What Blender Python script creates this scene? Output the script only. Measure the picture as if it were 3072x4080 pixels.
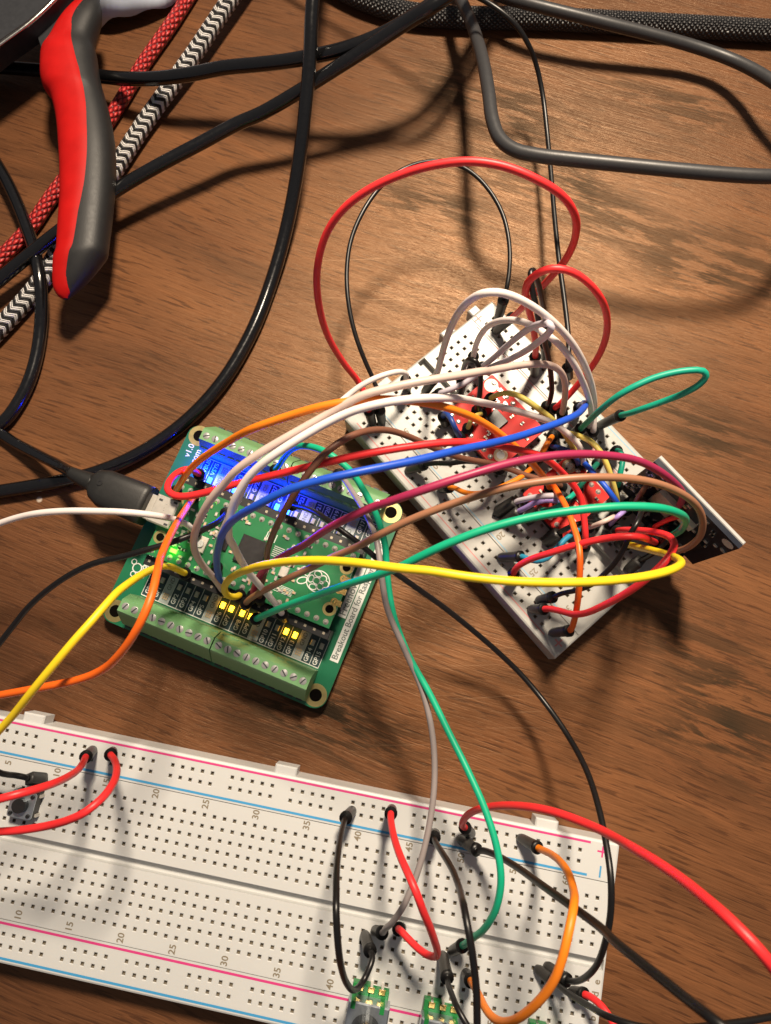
import bpy, math, random
from mathutils import Vector, Matrix

random.seed(11)
scene = bpy.context.scene
for o in list(bpy.data.objects):
    bpy.data.objects.remove(o)
C = scene.collection
MM = 0.001

# ------------------------------------------------------------------ camera, light, exposure
cam_data = bpy.data.cameras.new('camera')
cam = bpy.data.objects.new('camera', cam_data)
C.objects.link(cam)
M3 = Matrix([[0.999893, 0.003039, 0.01433], [-0.0, 0.978241, -0.207474], [-0.014649, 0.207451, 0.978136]])
cam.matrix_world = Matrix.Translation((0.002850, -0.041267, 0.194554)) @ M3.to_4x4()
cam_data.sensor_fit = 'VERTICAL'
cam_data.sensor_height = 24.0
cam_data.lens = 24.0 * 2850.0 / 4080.0
cam_data.clip_start = 0.005
cam_data.clip_end = 20.0
cam_data.dof.use_dof = True
cam_data.dof.focus_distance = 0.178
cam_data.dof.aperture_fstop = 22.0
scene.camera = cam

world = bpy.data.worlds.new('World')
scene.world = world
world.use_nodes = True
wbg = world.node_tree.nodes['Background']
wbg.inputs['Color'].default_value = (0.64, 0.61, 0.63, 1)      # the dim room around the desk
wbg.inputs['Strength'].default_value = 0.22

lamp_data = bpy.data.lights.new('desk_lamp_light', 'AREA')
lamp_data.shape = 'ELLIPSE'
lamp_data.size = 0.088
lamp_data.size_y = 0.11
lamp_data.energy = 2.08
lamp_data.spread = math.radians(85)
lamp_data.color = (1.0, 0.835, 0.645)
lamp = bpy.data.objects.new('desk_lamp_light', lamp_data)
lamp.location = (0.095, 0.335, 0.585)
lamp.rotation_euler = (Vector((0.05, -0.01, 0.0)) - Vector(lamp.location)).to_track_quat('-Z', 'Y').to_euler()
C.objects.link(lamp)

scene.view_settings.view_transform = 'Standard'
scene.view_settings.look = 'None'
scene.view_settings.exposure = 0.0
scene.view_settings.gamma = 1.0
scene.render.film_transparent = False
scene.cycles.use_denoising = True
scene.cycles.max_bounces = 8

# ------------------------------------------------------------------ mesh helpers (all sizes in millimetres)
class MB:
    def __init__(s):
        s.v, s.f, s.m, s.uv = [], [], [], {}
    def quad(s, a, b, c, d, m=0):
        n = len(s.v); s.v += [a, b, c, d]; s.f.append((n, n+1, n+2, n+3)); s.m.append(m)
    def poly(s, pts, m=0):
        n = len(s.v); s.v += list(pts); s.f.append(tuple(range(n, n+len(pts)))); s.m.append(m)
    def prism(s, outline, z0, z1, m=0, bottom=True):
        """outline counter-clockwise seen from above"""
        n = len(s.v); k = len(outline)
        s.v += [(x, y, z0) for x, y in outline] + [(x, y, z1) for x, y in outline]
        for i in range(k):
            j = (i+1) % k
            s.f.append((n+i, n+j, n+k+j, n+k+i)); s.m.append(m)
        s.f.append(tuple(range(n+k, n+2*k))); s.m.append(m)
        if bottom:
            s.f.append(tuple(range(n+k-1, n-1, -1))); s.m.append(m)
    def box(s, x0, x1, y0, y1, z0, z1, m=0, ch=0.0):
        if ch <= 0:
            s.prism([(x0, y0), (x1, y0), (x1, y1), (x0, y1)], z0, z1, m); return
        n = len(s.v); c = ch
        def ring(d, z): return [(x0+d, y0+d, z), (x1-d, y0+d, z), (x1-d, y1-d, z), (x0+d, y1-d, z)]
        s.v += ring(0, z0) + ring(0, z1-c) + ring(c, z1)
        for a in (0, 4):
            for i in range(4):
                j = (i+1) % 4
                s.f.append((n+a+i, n+a+j, n+a+4+j, n+a+4+i)); s.m.append(m)
        s.f.append((n+8, n+9, n+10, n+11)); s.m.append(m)
        s.f.append((n+3, n+2, n+1, n)); s.m.append(m)
    def cyl(s, x, y, r, z0, z1, k=16, m=0, r1=None, bottom=True):
        r1 = r if r1 is None else r1
        n = len(s.v)
        for rr, z in ((r, z0), (r1, z1)):
            s.v += [(x+rr*math.cos(2*math.pi*i/k), y+rr*math.sin(2*math.pi*i/k), z) for i in range(k)]
        for i in range(k):
            j = (i+1) % k
            s.f.append((n+i, n+j, n+k+j, n+k+i)); s.m.append(m)
        s.f.append(tuple(range(n+k, n+2*k))); s.m.append(m)
        if bottom: s.f.append(tuple(range(n+k-1, n-1, -1))); s.m.append(m)
    def ring(s, x, y, r0, r1, z0, z1, k=28, m=0):
        n = len(s.v)
        for rr, z in ((r1, z0), (r1, z1), (r0, z1), (r0, z0)):
            s.v += [(x+rr*math.cos(2*math.pi*i/k), y+rr*math.sin(2*math.pi*i/k), z) for i in range(k)]
        for a in range(4):
            b = (a+1) % 4
            for i in range(k):
                j = (i+1) % k
                s.f.append((n+a*k+i, n+a*k+j, n+b*k+j, n+b*k+i)); s.m.append(m)
    def extrude_x(s, prof, x0, x1, m=0):
        """prof: (y, z) outline, clockwise seen from +x so that faces point out"""
        n = len(s.v); k = len(prof)
        s.v += [(x0, y, z) for y, z in prof] + [(x1, y, z) for y, z in prof]
        for i in range(k):
            j = (i+1) % k
            s.f.append((n+i, n+k+i, n+k+j, n+j)); s.m.append(m)
        s.f.append(tuple(range(n+k-1, n-1, -1))[::-1]); s.m.append(m)
        s.f.append(tuple(range(n+k, n+2*k))[::-1]); s.m.append(m)
    def build(s, name, mats, parent=None, smooth=False, mesh_only=False, recalc=False):
        me = bpy.data.meshes.new(name)
        me.from_pydata([(x*MM, y*MM, z*MM) for x, y, z in s.v], [], s.f)
        if not isinstance(mats, (list, tuple)): mats = [mats]
        for m in mats: me.materials.append(m)
        me.polygons.foreach_set('material_index', s.m)
        if smooth: me.polygons.foreach_set('use_smooth', [True]*len(s.f))
        if recalc:
            import bmesh
            bm = bmesh.new(); bm.from_mesh(me); bmesh.ops.recalc_face_normals(bm, faces=bm.faces); bm.to_mesh(me); bm.free()
        me.update()
        if mesh_only: return me
        return link(name, me, parent)

def link(name, me, parent=None, loc=None, rotz=0.0):
    o = bpy.data.objects.new(name, me)
    C.objects.link(o)
    if parent is not None: o.parent = parent
    if loc is not None: o.location = tuple(c*MM for c in loc)
    if rotz: o.rotation_euler = (0, 0, rotz)
    return o

def thing(name, label, cat, loc=(0, 0, 0), rotz=0.0, group=None):
    o = bpy.data.objects.new(name, None)
    o.empty_display_size = 0.01
    C.objects.link(o)
    o.location = tuple(c*MM for c in loc)
    o.rotation_euler = (0, 0, rotz)
    o['label'] = label; o['category'] = cat
    if group: o['group'] = group
    return o

def spline(pts, step=1.2):
    """centripetal Catmull-Rom through pts, resampled evenly"""
    P = [Vector(p) for p in pts]
    Q = [P[0]]
    for p in P[1:]:
        if (p-Q[-1]).length > 0.4: Q.append(p)
    P = Q
    if len(P) < 3:
        return P
    # soften small tracing jitter
    for _ in range(1):
        R = P[:]
        for i in range(1, len(P)-1):
            R[i] = P[i]*0.7 + (P[i-1]+P[i+1])*0.15
        P = R
    E = [P[0]*2-P[1]] + P + [P[-1]*2-P[-2]]
    out = []
    for i in range(1, len(E)-2):
        p0, p1, p2, p3 = E[i-1], E[i], E[i+1], E[i+2]
        t0 = 0.0
        t1 = t0 + max((p1-p0).length, 1e-4)**0.5
        t2 = t1 + max((p2-p1).length, 1e-4)**0.5
        t3 = t2 + max((p3-p2).length, 1e-4)**0.5
        n = max(2, int((p2-p1).length/step))
        for k in range(n):
            t = t1 + (t2-t1)*k/n
            A1 = p0*((t1-t)/(t1-t0)) + p1*((t-t0)/(t1-t0))
            A2 = p1*((t2-t)/(t2-t1)) + p2*((t-t1)/(t2-t1))
            A3 = p2*((t3-t)/(t3-t2)) + p3*((t-t2)/(t3-t2))
            B1 = A1*((t2-t)/(t2-t0)) + A2*((t-t0)/(t2-t0))
            B2 = A2*((t3-t)/(t3-t1)) + A3*((t-t1)/(t3-t1))
            out.append(B1*((t2-t)/(t2-t1)) + B2*((t-t1)/(t2-t1)))
    out.append(E[-2])
    return out

def run_on(pts, rest):
    """carry the open end of a cable on past the last traced point until it lies on the table"""
    a, c = Vector(pts[-2]), Vector(pts[-1])
    d = Vector((c.x-a.x, c.y-a.y, 0)).normalized()
    side = Vector((-d.y, d.x, 0))
    z = c.z
    out = list(pts)
    for dist, bend, k in ((22, 0.5, 0.86), (50, 3, 0.55), (85, 9, 0.22), (120, 19, 0.0), (160, 34, 0.0), (200, 52, 0.0)):
        q = c + d*dist + side*bend
        out.append((q.x, q.y, max(rest, rest+(z-rest)*k)))
    return out

def tube(name, path, rad, mat, parent, origin=(0, 0, 0), k=10, twist=0.0, caps=True):
    """tube along path (mm); rad a number or a list; UV: u round, v along in mm/10"""
    O = Vector(origin)
    P = [Vector(p) for p in path]
    n = len(P)
    rads = rad if isinstance(rad, (list, tuple)) else [rad]*n
    T = []
    for i in range(n):
        a = P[max(i-1, 0)]; b = P[min(i+1, n-1)]
        t = (b-a)
        T.append(t.normalized() if t.length > 1e-9 else Vector((0, 0, 1)))
    up = Vector((0, 0, 1)) if abs(T[0].z) < 0.9 else Vector((0, 1, 0))
    N = (up - T[0]*up.dot(T[0])).normalized()
    verts, faces, uvs, L = [], [], [], 0.0
    Ls = []
    for i in range(n):
        if i:
            L += (P[i]-P[i-1]).length
            N = (N - T[i]*N.dot(T[i]))
            N = N.normalized() if N.length > 1e-6 else Vector((1, 0, 0))
        Bn = T[i].cross(N)
        Ls.append(L)
        for j in range(k):
            a = 2*math.pi*j/k
            verts.append(tuple((P[i] - O + (N*math.cos(a) + Bn*math.sin(a))*rads[i])*MM))
    for i in range(n-1):
        for j in range(k):
            j2 = (j+1) % k
            faces.append((i*k+j, i*k+j2, (i+1)*k+j2, (i+1)*k+j))
            uvs += [(j/k, Ls[i]/10), ((j+1)/k, Ls[i]/10), ((j+1)/k, Ls[i+1]/10), (j/k, Ls[i+1]/10)]
    nq = len(faces)
    if caps:
        faces.append(tuple(range(k-1, -1, -1))); uvs += [(0, 0)]*k
        faces.append(tuple(range((n-1)*k, n*k))); uvs += [(0, 0)]*k
    me = bpy.data.meshes.new(name)
    me.from_pydata(verts, [], faces)
    me.materials.append(mat)
    ul = me.uv_layers.new(name='UVMap')
    ul.data.foreach_set('uv', [c for uv in uvs for c in uv])
    me.polygons.foreach_set('use_smooth', [True]*nq + [False]*(len(faces)-nq))
    me.update()
    return link(name, me, parent)

_text_cache = {}
def text_mesh(body, size, mat, align='CENTER', bold=0.0):
    key = (body, size, mat.name, align)
    if key in _text_cache: return _text_cache[key]
    cu = bpy.data.curves.new('lettering', 'FONT')
    cu.body = body; cu.size = size*MM*1.38; cu.align_x = align; cu.align_y = 'CENTER'
    cu.resolution_u = 3
    cu.offset = bold*MM
    ob = bpy.data.objects.new('lettering', cu)
    me = bpy.data.meshes.new_from_object(ob)
    me.materials.clear(); me.materials.append(mat)
    bpy.data.objects.remove(ob)
    _text_cache[key] = me
    return me

def text(name, body, size, mat, parent, x, y, z, rotz=0.0, align='CENTER', bold=0.0):
    return link(name, text_mesh(body, size, mat, align, bold), parent, (x, y, z), rotz)

# ------------------------------------------------------------------ materials
def new_mat(name):
    m = bpy.data.materials.new(name); m.use_nodes = True
    nt = m.node_tree
    return m, nt, nt.nodes['Principled BSDF']

def N(nt, t, **kw):
    n = nt.nodes.new(t)
    for k, v in kw.items():
        if hasattr(n, k): setattr(n, k, v)
        else: n.inputs[k].default_value = v
    return n

def plain(name, col, rough=0.45, metal=0.0, var=0.08, vscale=900.0, bump=0.0, bscale=2500.0, spec=0.5, coat=0.0, emit=None, estr=0.0, sss=0.0):
    m, nt, b = new_mat(name)
    tc = N(nt, 'ShaderNodeTexCoord')
    nz = N(nt, 'ShaderNodeTexNoise'); nz.inputs['Scale'].default_value = vscale; nz.inputs['Detail'].default_value = 3
    nt.links.new(tc.outputs['Object'], nz.inputs['Vector'])
    mx = N(nt, 'ShaderNodeMix', data_type='RGBA')
    mx.inputs[6].default_value = tuple(c*(1-var) for c in col) + (1,)
    mx.inputs[7].default_value = tuple(min(1, c*(1+var)) for c in col) + (1,)
    nt.links.new(nz.outputs['Fac'], mx.inputs[0])
    nt.links.new(mx.outputs[2], b.inputs['Base Color'])
    rr = N(nt, 'ShaderNodeMapRange'); rr.inputs[3].default_value = max(0.02, rough-0.07); rr.inputs[4].default_value = min(1, rough+0.07)
    nt.links.new(nz.outputs['Fac'], rr.inputs[0]); nt.links.new(rr.outputs[0], b.inputs['Roughness'])
    b.inputs['Metallic'].default_value = metal
    b.inputs['Specular IOR Level'].default_value = spec
    b.inputs['Coat Weight'].default_value = coat
    if sss:
        b.inputs['Subsurface Weight'].default_value = sss
        b.inputs['Subsurface Radius'].default_value = (0.002, 0.0016, 0.0012)
        b.inputs['Subsurface Scale'].default_value = 1.0
    if bump:
        n2 = N(nt, 'ShaderNodeTexNoise'); n2.inputs['Scale'].default_value = bscale; n2.inputs['Detail'].default_value = 2
        nt.links.new(tc.outputs['Object'], n2.inputs['Vector'])
        bp = N(nt, 'ShaderNodeBump'); bp.inputs['Strength'].default_value = bump; bp.inputs['Distance'].default_value = 0.0002
        nt.links.new(n2.outputs['Fac'], bp.inputs['Height']); nt.links.new(bp.outputs[0], b.inputs['Normal'])
    if emit:
        b.inputs['Emission Color'].default_value = emit + (1,); b.inputs['Emission Strength'].default_value = estr
    return m

def math_node(nt, op, a, b=None, c=None):
    n = N(nt, 'ShaderNodeMath', operation=op)
    for i, v in enumerate((a, b, c)):
        if v is None: continue
        if hasattr(v, 'links') or hasattr(v, 'is_linked'): nt.links.new(v, n.inputs[i])
        else: n.inputs[i].default_value = v
    return n.outputs[0]

def ramp(nt, fac, stops):
    r = N(nt, 'ShaderNodeValToRGB')
    e = r.color_ramp.elements
    while len(e) > 1: e.remove(e[-1])
    e[0].position, e[0].color = stops[0][0], stops[0][1] + (1,) if len(stops[0][1]) == 3 else stops[0][1]
    for p, c in stops[1:]:
        x = e.new(p); x.color = c + (1,)
    nt.links.new(fac, r.inputs['Fac'])
    return r.outputs['Color']

def mix(nt, fac, a, b, blend='MIX'):
    n = N(nt, 'ShaderNodeMix', data_type='RGBA', blend_type=blend)
    for sock, v in ((n.inputs[0], fac), (n.inputs[6], a), (n.inputs[7], b)):
        if isinstance(v, tuple): sock.default_value = v + (1,) if len(v) == 3 else v
        elif isinstance(v, (int, float)): sock.default_value = v
        else: nt.links.new(v, sock)
    return n.outputs[2]

def wood_material():
    m, nt, b = new_mat('walnut_laminate')
    tc = N(nt, 'ShaderNodeTexCoord')
    # gentle waviness of the grain
    wn = N(nt, 'ShaderNodeTexNoise'); wn.inputs['Scale'].default_value = 7.0; wn.inputs['Detail'].default_value = 2.0
    nt.links.new(tc.outputs['Object'], wn.inputs['Vector'])
    sub = N(nt, 'ShaderNodeVectorMath', operation='SUBTRACT'); sub.inputs[1].default_value = (0.5, 0.5, 0.5)
    nt.links.new(wn.outputs['Color'], sub.inputs[0])
    sc = N(nt, 'ShaderNodeVectorMath', operation='SCALE'); sc.inputs['Scale'].default_value = 0.016
    nt.links.new(sub.outputs[0], sc.inputs[0])
    add = N(nt, 'ShaderNodeVectorMath', operation='ADD')
    nt.links.new(tc.outputs['Object'], add.inputs[0]); nt.links.new(sc.outputs[0], add.inputs[1])
    rot = N(nt, 'ShaderNodeMapping'); rot.inputs['Rotation'].default_value = (0, 0, math.radians(20.0))
    nt.links.new(add.outputs[0], rot.inputs['Vector'])
    def grain(sx, sy, detail, rough=0.6, off=0.0, dist=0.0):
        mp = N(nt, 'ShaderNodeMapping'); mp.inputs['Scale'].default_value = (sx, sy, 1.0); mp.inputs['Location'].default_value = (off, off*1.7, 0)
        nt.links.new(rot.outputs[0], mp.inputs['Vector'])
        t = N(nt, 'ShaderNodeTexNoise'); t.inputs['Scale'].default_value = 1.0; t.inputs['Detail'].default_value = detail
        t.inputs['Roughness'].default_value = rough; t.inputs['Distortion'].default_value = dist
        nt.links.new(mp.outputs[0], t.inputs['Vector'])
        return t.outputs['Fac']
    broad = grain(6, 24, 3, 0.6, 3.1)
    mid = grain(16, 210, 5, 0.66, 7.7, 0.3)
    fine = grain(60, 2100, 4, 0.75, 1.3)
    pores = grain(95, 1150, 2, 0.55, 5.9, 0.1)
    dash = grain(50, 300, 5, 0.68, 2.2, 0.35)
    smask = grain(11, 19, 3, 0.55, 14.2)
    dark, mid_c, light = (0.086, 0.035, 0.0165), (0.143, 0.059, 0.026), (0.210, 0.088, 0.036)
    base = ramp(nt, broad, [(0.30, dark), (0.50, mid_c), (0.72, light)])
    m2 = ramp(nt, mid, [(0.30, (0.74, 0.71, 0.68)), (0.50, (0.98, 0.98, 0.98)), (0.70, (1.13, 1.11, 1.08))])
    col = mix(nt, 1.0, base, m2, 'MULTIPLY')
    f2 = ramp(nt, fine, [(0.32, (0.68, 0.66, 0.64)), (0.52, (1.0, 1.0, 1.0)), (0.70, (1.2, 1.18, 1.14))])
    col = mix(nt, 1.0, col, f2, 'MULTIPLY')
    pm = ramp(nt, pores, [(0.37, (1, 1, 1)), (0.43, (0, 0, 0))])
    col = mix(nt, math_node(nt, 'MULTIPLY', pm, 0.65), col, (0.050, 0.020, 0.011))
    # worn, blackened drifts of the figure: two large worn patches and a scatter of small ones
    def patch(x, y, rx, ry):
        mp = N(nt, 'ShaderNodeMapping'); mp.vector_type = 'TEXTURE'
        mp.inputs['Location'].default_value = (x, y, 0); mp.inputs['Scale'].default_value = (rx, ry, 1); mp.inputs['Rotation'].default_value = (0, 0, math.radians(-20))
        nt.links.new(tc.outputs['Object'], mp.inputs['Vector'])
        ln = N(nt, 'ShaderNodeVectorMath', operation='LENGTH'); nt.links.new(mp.outputs[0], ln.inputs[0])
        return ramp(nt, ln.outputs['Value'], [(0.25, (1, 1, 1)), (1.0, (0, 0, 0))])
    wear = None
    for q in ((0.062, 0.104, 0.060, 0.034), (0.098, 0.078, 0.045, 0.022), (0.040, 0.128, 0.050, 0.018), (0.084, 0.132, 0.040, 0.014), (0.080, 0.026, 0.040, 0.012), (0.078, -0.052, 0.050, 0.030), (0.045, -0.040, 0.035, 0.016), (-0.022, -0.052, 0.045, 0.014), (0.020, 0.094, 0.03, 0.012)):
        pt_ = patch(*q)
        wear = pt_ if wear is None else math_node(nt, 'MAXIMUM', wear, pt_)
    sm = ramp(nt, dash, [(0.44, (0, 0, 0)), (0.52, (1, 1, 1))])
    smk = ramp(nt, smask, [(0.40, (0.25, 0.25, 0.25)), (0.56, (1, 1, 1))])
    wk = math_node(nt, 'ADD', math_node(nt, 'MULTIPLY', wear, 0.82), 0.10)
    fac = math_node(nt, 'MULTIPLY', math_node(nt, 'MULTIPLY', sm, smk), wk)
    col = mix(nt, fac, col, (0.030, 0.023, 0.015))
    # a few pale scuffs where things get dragged
    smp = N(nt, 'ShaderNodeMapping'); smp.inputs['Rotation'].default_value = (0, 0, math.radians(-38)); smp.inputs['Scale'].default_value = (22, 1500, 1)
    nt.links.new(add.outputs[0], smp.inputs['Vector'])
    sn = N(nt, 'ShaderNodeTexNoise'); sn.inputs['Scale'].default_value = 1.0; sn.inputs['Detail'].default_value = 1.0
    nt.links.new(smp.outputs[0], sn.inputs['Vector'])
    sl = ramp(nt, sn.outputs['Fac'], [(0.66, (0, 0, 0)), (0.72, (1, 1, 1))])
    scf = math_node(nt, 'MAXIMUM', patch(0.002, 0.062, 0.045, 0.035), math_node(nt, 'MULTIPLY', patch(0.02, -0.05, 0.05, 0.03), 0.6))
    col = mix(nt, math_node(nt, 'MULTIPLY', math_node(nt, 'MULTIPLY', sl, scf), 0.55), col, (0.36, 0.21, 0.12))
    # sparse pale scratches and dust
    dn = N(nt, 'ShaderNodeTexVoronoi'); dn.inputs['Scale'].default_value = 62.0
    nt.links.new(tc.outputs['Object'], dn.inputs['Vector'])
    dust = ramp(nt, dn.outputs['Distance'], [(0.035, (1, 1, 1)), (0.06, (0, 0, 0))])
    dn2 = N(nt, 'ShaderNodeTexNoise'); dn2.inputs['Scale'].default_value = 24.0
    nt.links.new(tc.outputs['Object'], dn2.inputs['Vector'])
    dmask = ramp(nt, dn2.outputs['Fac'], [(0.60, (0, 0, 0)), (0.64, (1, 1, 1))])
    col = mix(nt, math_node(nt, 'MULTIPLY', dust, dmask), col, (0.5, 0.42, 0.34))
    nt.links.new(col, b.inputs['Base Color'])
    rr = ramp(nt, mid, [(0.3, (0.42, 0.42, 0.42)), (0.7, (0.29, 0.29, 0.29))])
    nt.links.new(rr, b.inputs['Roughness'])
    nt.links.new(math_node(nt, 'MULTIPLY', math_node(nt, 'SUBTRACT', 1.0, math_node(nt, 'MULTIPLY', fac, 0.85)), 0.44), b.inputs['Specular IOR Level'])
    b.inputs['Specular Tint'].default_value = (1.0, 0.70, 0.44, 1)
    h = math_node(nt, 'ADD', math_node(nt, 'MULTIPLY', fine, 0.7), math_node(nt, 'MULTIPLY', pores, 0.5))
    bp = N(nt, 'ShaderNodeBump'); bp.inputs['Strength'].default_value = 0.7; bp.inputs['Distance'].default_value = 0.00025
    nt.links.new(h, bp.inputs['Height']); nt.links.new(bp.outputs[0], b.inputs['Normal'])
    return m

def braid_material(name, kind):
    m, nt, b = new_mat(name)
    uv = N(nt, 'ShaderNodeUVMap')
    sep = N(nt, 'ShaderNodeSeparateXYZ')
    nt.links.new(uv.outputs[0], sep.inputs[0])
    u, v = sep.outputs[0], sep.outputs[1]
    jn = N(nt, 'ShaderNodeTexNoise'); jn.inputs['Scale'].default_value = 2.3; jn.inputs['Detail'].default_value = 3
    nt.links.new(uv.outputs[0], jn.inputs['Vector'])
    v = math_node(nt, 'ADD', v, math_node(nt, 'MULTIPLY', jn.outputs['Fac'], 0.16))
    u = math_node(nt, 'ADD', u, math_node(nt, 'MULTIPLY', jn.outputs['Fac'], 0.05))
    if kind == 'chevron':
        tri = math_node(nt, 'PINGPONG', math_node(nt, 'MULTIPLY', u, 8.0), 1.0)       # zigzag round the cable
        ph = math_node(nt, 'FRACT', math_node(nt, 'ADD', math_node(nt, 'MULTIPLY', v, 4.1), math_node(nt, 'MULTIPLY', tri, 0.55)))
        fac = ramp(nt, ph, [(0.0, (0, 0, 0)), (0.03, (1, 1, 1)), (0.50, (1, 1, 1)), (0.53, (0, 0, 0))])
        strand = math_node(nt, 'ABSOLUTE', math_node(nt, 'SINE', math_node(nt, 'MULTIPLY', ph, 12.566)))
        rib = math_node(nt, 'ABSOLUTE', math_node(nt, 'SUBTRACT', tri, 0.5))
        col = mix(nt, fac, (0.018, 0.017, 0.018), (0.80, 0.78, 0.76))
        height = math_node(nt, 'ADD', strand, math_node(nt, 'MULTIPLY', rib, -0.8))
        b.inputs['Roughness'].default_value = 0.55
    else:
        nu, nv = (7.0, 3.6) if kind == 'red' else (14.0, 6.0)
        a = math_node(nt, 'ADD', math_node(nt, 'MULTIPLY', u, nu), math_node(nt, 'MULTIPLY', v, nv))
        c = math_node(nt, 'SUBTRACT', math_node(nt, 'MULTIPLY', u, nu), math_node(nt, 'MULTIPLY', v, nv))
        s1 = math_node(nt, 'ABSOLUTE', math_node(nt, 'SINE', math_node(nt, 'MULTIPLY', a, math.pi)))
        s2 = math_node(nt, 'ABSOLUTE', math_node(nt, 'SINE', math_node(nt, 'MULTIPLY', c, math.pi)))
        height = math_node(nt, 'MULTIPLY', s1, s2)
        nz = N(nt, 'ShaderNodeTexNoise'); nz.inputs['Scale'].default_value = 9.0
        nt.links.new(uv.outputs[0], nz.inputs['Vector'])
        if kind == 'red':
            col = ramp(nt, height, [(0.02, (0.10, 0.004, 0.006)), (0.30, (0.34, 0.012, 0.014)), (0.85, (0.62, 0.045, 0.040))])
            b.inputs['Roughness'].default_value = 0.42
        else:
            col = ramp(nt, height, [(0.15, (0.006, 0.006, 0.007)), (0.6, (0.022, 0.022, 0.024)), (0.95, (0.11, 0.107, 0.105))])
            b.inputs['Roughness'].default_value = 0.38
    nt.links.new(col, b.inputs['Base Color'])
    bp = N(nt, 'ShaderNodeBump'); bp.inputs['Strength'].default_value = 0.9; bp.inputs['Distance'].default_value = 0.0006
    nt.links.new(height, bp.inputs['Height']); nt.links.new(bp.outputs[0], b.inputs['Normal'])
    return m

MAT = {}
def mt(key, *a, **k):
    MAT[key] = plain(key, *a, **k); return MAT[key]
mt('board_white', (0.585, 0.595, 0.59), 0.42, var=0.03, vscale=60, bump=0.05, bscale=900, sss=0.12)
mt('board_grey', (0.415, 0.415, 0.39), 0.36, var=0.04, vscale=60, bump=0.10, bscale=900, sss=0.10)
mt('contact_dark', (0.26, 0.225, 0.17), 0.6)
mt('hole_shade', (0.006, 0.005, 0.004), 0.9, spec=0.0)  # near-black colour stands for the shade inside the mounting holes
mt('contact_metal', (0.40, 0.35, 0.26), 0.40, metal=0.5)
mt('print_pink', (0.62, 0.045, 0.21), 0.55, var=0.05)
mt('print_blue', (0.05, 0.30, 0.58), 0.55, var=0.05)
mt('print_red_faded', (0.55, 0.20, 0.19), 0.55, var=0.15, vscale=300)
mt('print_blue_faded', (0.23, 0.42, 0.55), 0.55, var=0.15, vscale=300)
mt('print_brown', (0.22, 0.185, 0.13), 0.6, var=0.25)
mt('pcb_green', (0.010, 0.145, 0.066), 0.32, var=0.10, vscale=220, coat=0.15)
mt('pcb_green_pico', (0.020, 0.175, 0.062), 0.30, var=0.14, vscale=260, coat=0.2)
mt('pcb_dark', (0.018, 0.046, 0.052), 0.40, var=0.15)
mt('pcb_red', (0.62, 0.012, 0.008), 0.50, var=0.15, vscale=300, spec=0.25)
mt('pcb_black', (0.006, 0.009, 0.020), 0.35, var=0.25, vscale=400)
mt('silk_white', (0.70, 0.72, 0.68), 0.55, var=0.05)
mt('silk_grey', (0.42, 0.47, 0.47), 0.55, var=0.08)
mt('silk_ink', (0.14, 0.17, 0.16), 0.55, var=0.05)
mt('gold', (0.72, 0.50, 0.18), 0.28, metal=1.0)
mt('gold_ring', (0.50, 0.41, 0.17), 0.34, metal=0.75)
mt('terminal_green', (0.155, 0.335, 0.145), 0.45, var=0.05)
mt('terminal_blue_lit', (0.145, 0.36, 0.105), 0.42, var=0.05)
mt('screw_steel', (0.50, 0.50, 0.49), 0.30, metal=0.55)
mt('slot_dark', (0.03, 0.035, 0.04), 0.5)
mt('steel', (0.66, 0.63, 0.57), 0.30, metal=0.45)
mt('steel_dark', (0.075, 0.078, 0.085), 0.42, metal=0.7)
mt('solder', (0.74, 0.71, 0.64), 0.20, metal=0.6)
mt('header_black', (0.010, 0.010, 0.011), 0.42)
mt('boot_black_lit', (0.034, 0.032, 0.030), 0.42, var=0.15)  # black boots made paler than the collar, their lit sides put into the colour
mt('collar_black', (0.006, 0.006, 0.006), 0.4)
mt('chip_black', (0.018, 0.017, 0.017), 0.34)
mt('part_tan', (0.58, 0.42, 0.24), 0.35)
mt('part_pale', (0.62, 0.58, 0.50), 0.35)
mt('led_yellow_on', (1.0, 0.5, 0.04), 0.4, emit=(1.0, 0.43, 0.012), estr=16.0)
mt('led_off', (0.50, 0.47, 0.40), 0.3)
mt('led_blue_on', (0.02, 0.08, 0.9), 0.3, emit=(0.005, 0.05, 1.0), estr=60.0)
mt('led_green_on', (0.1, 0.9, 0.05), 0.3, emit=(0.12, 1.0, 0.03), estr=6.0)
mt('cable_black', (0.0045, 0.0045, 0.005), 0.17, spec=0.75, var=0.2, bump=0.02)
mt('cable_grey', (0.036, 0.036, 0.038), 0.42, var=0.08, bump=0.06)
mt('plug_grey', (0.015, 0.015, 0.0145), 0.48, bump=0.15, bscale=4000)
mt('grip_black', (0.013, 0.013, 0.0132), 0.52, bump=0.12, bscale=3000, var=0.12)
mt('grip_red', (0.46, 0.005, 0.004), 0.55, spec=0.2, var=0.22, vscale=210, bump=0.08, bscale=1800)
mt('bag_film', (0.50, 0.56, 0.66), 0.25, var=0.12, vscale=90)
mt('panel_white', (0.46, 0.455, 0.44), 0.5)
mt('pot_green', (0.012, 0.20, 0.045), 0.38)
mt('knob_dark', (0.045, 0.042, 0.038), 0.25, metal=0.8)
mt('button_plate', (0.46, 0.52, 0.58), 0.30, metal=0.85)
mt('rod_silver', (0.68, 0.66, 0.60), 0.22, metal=1.0)
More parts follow.
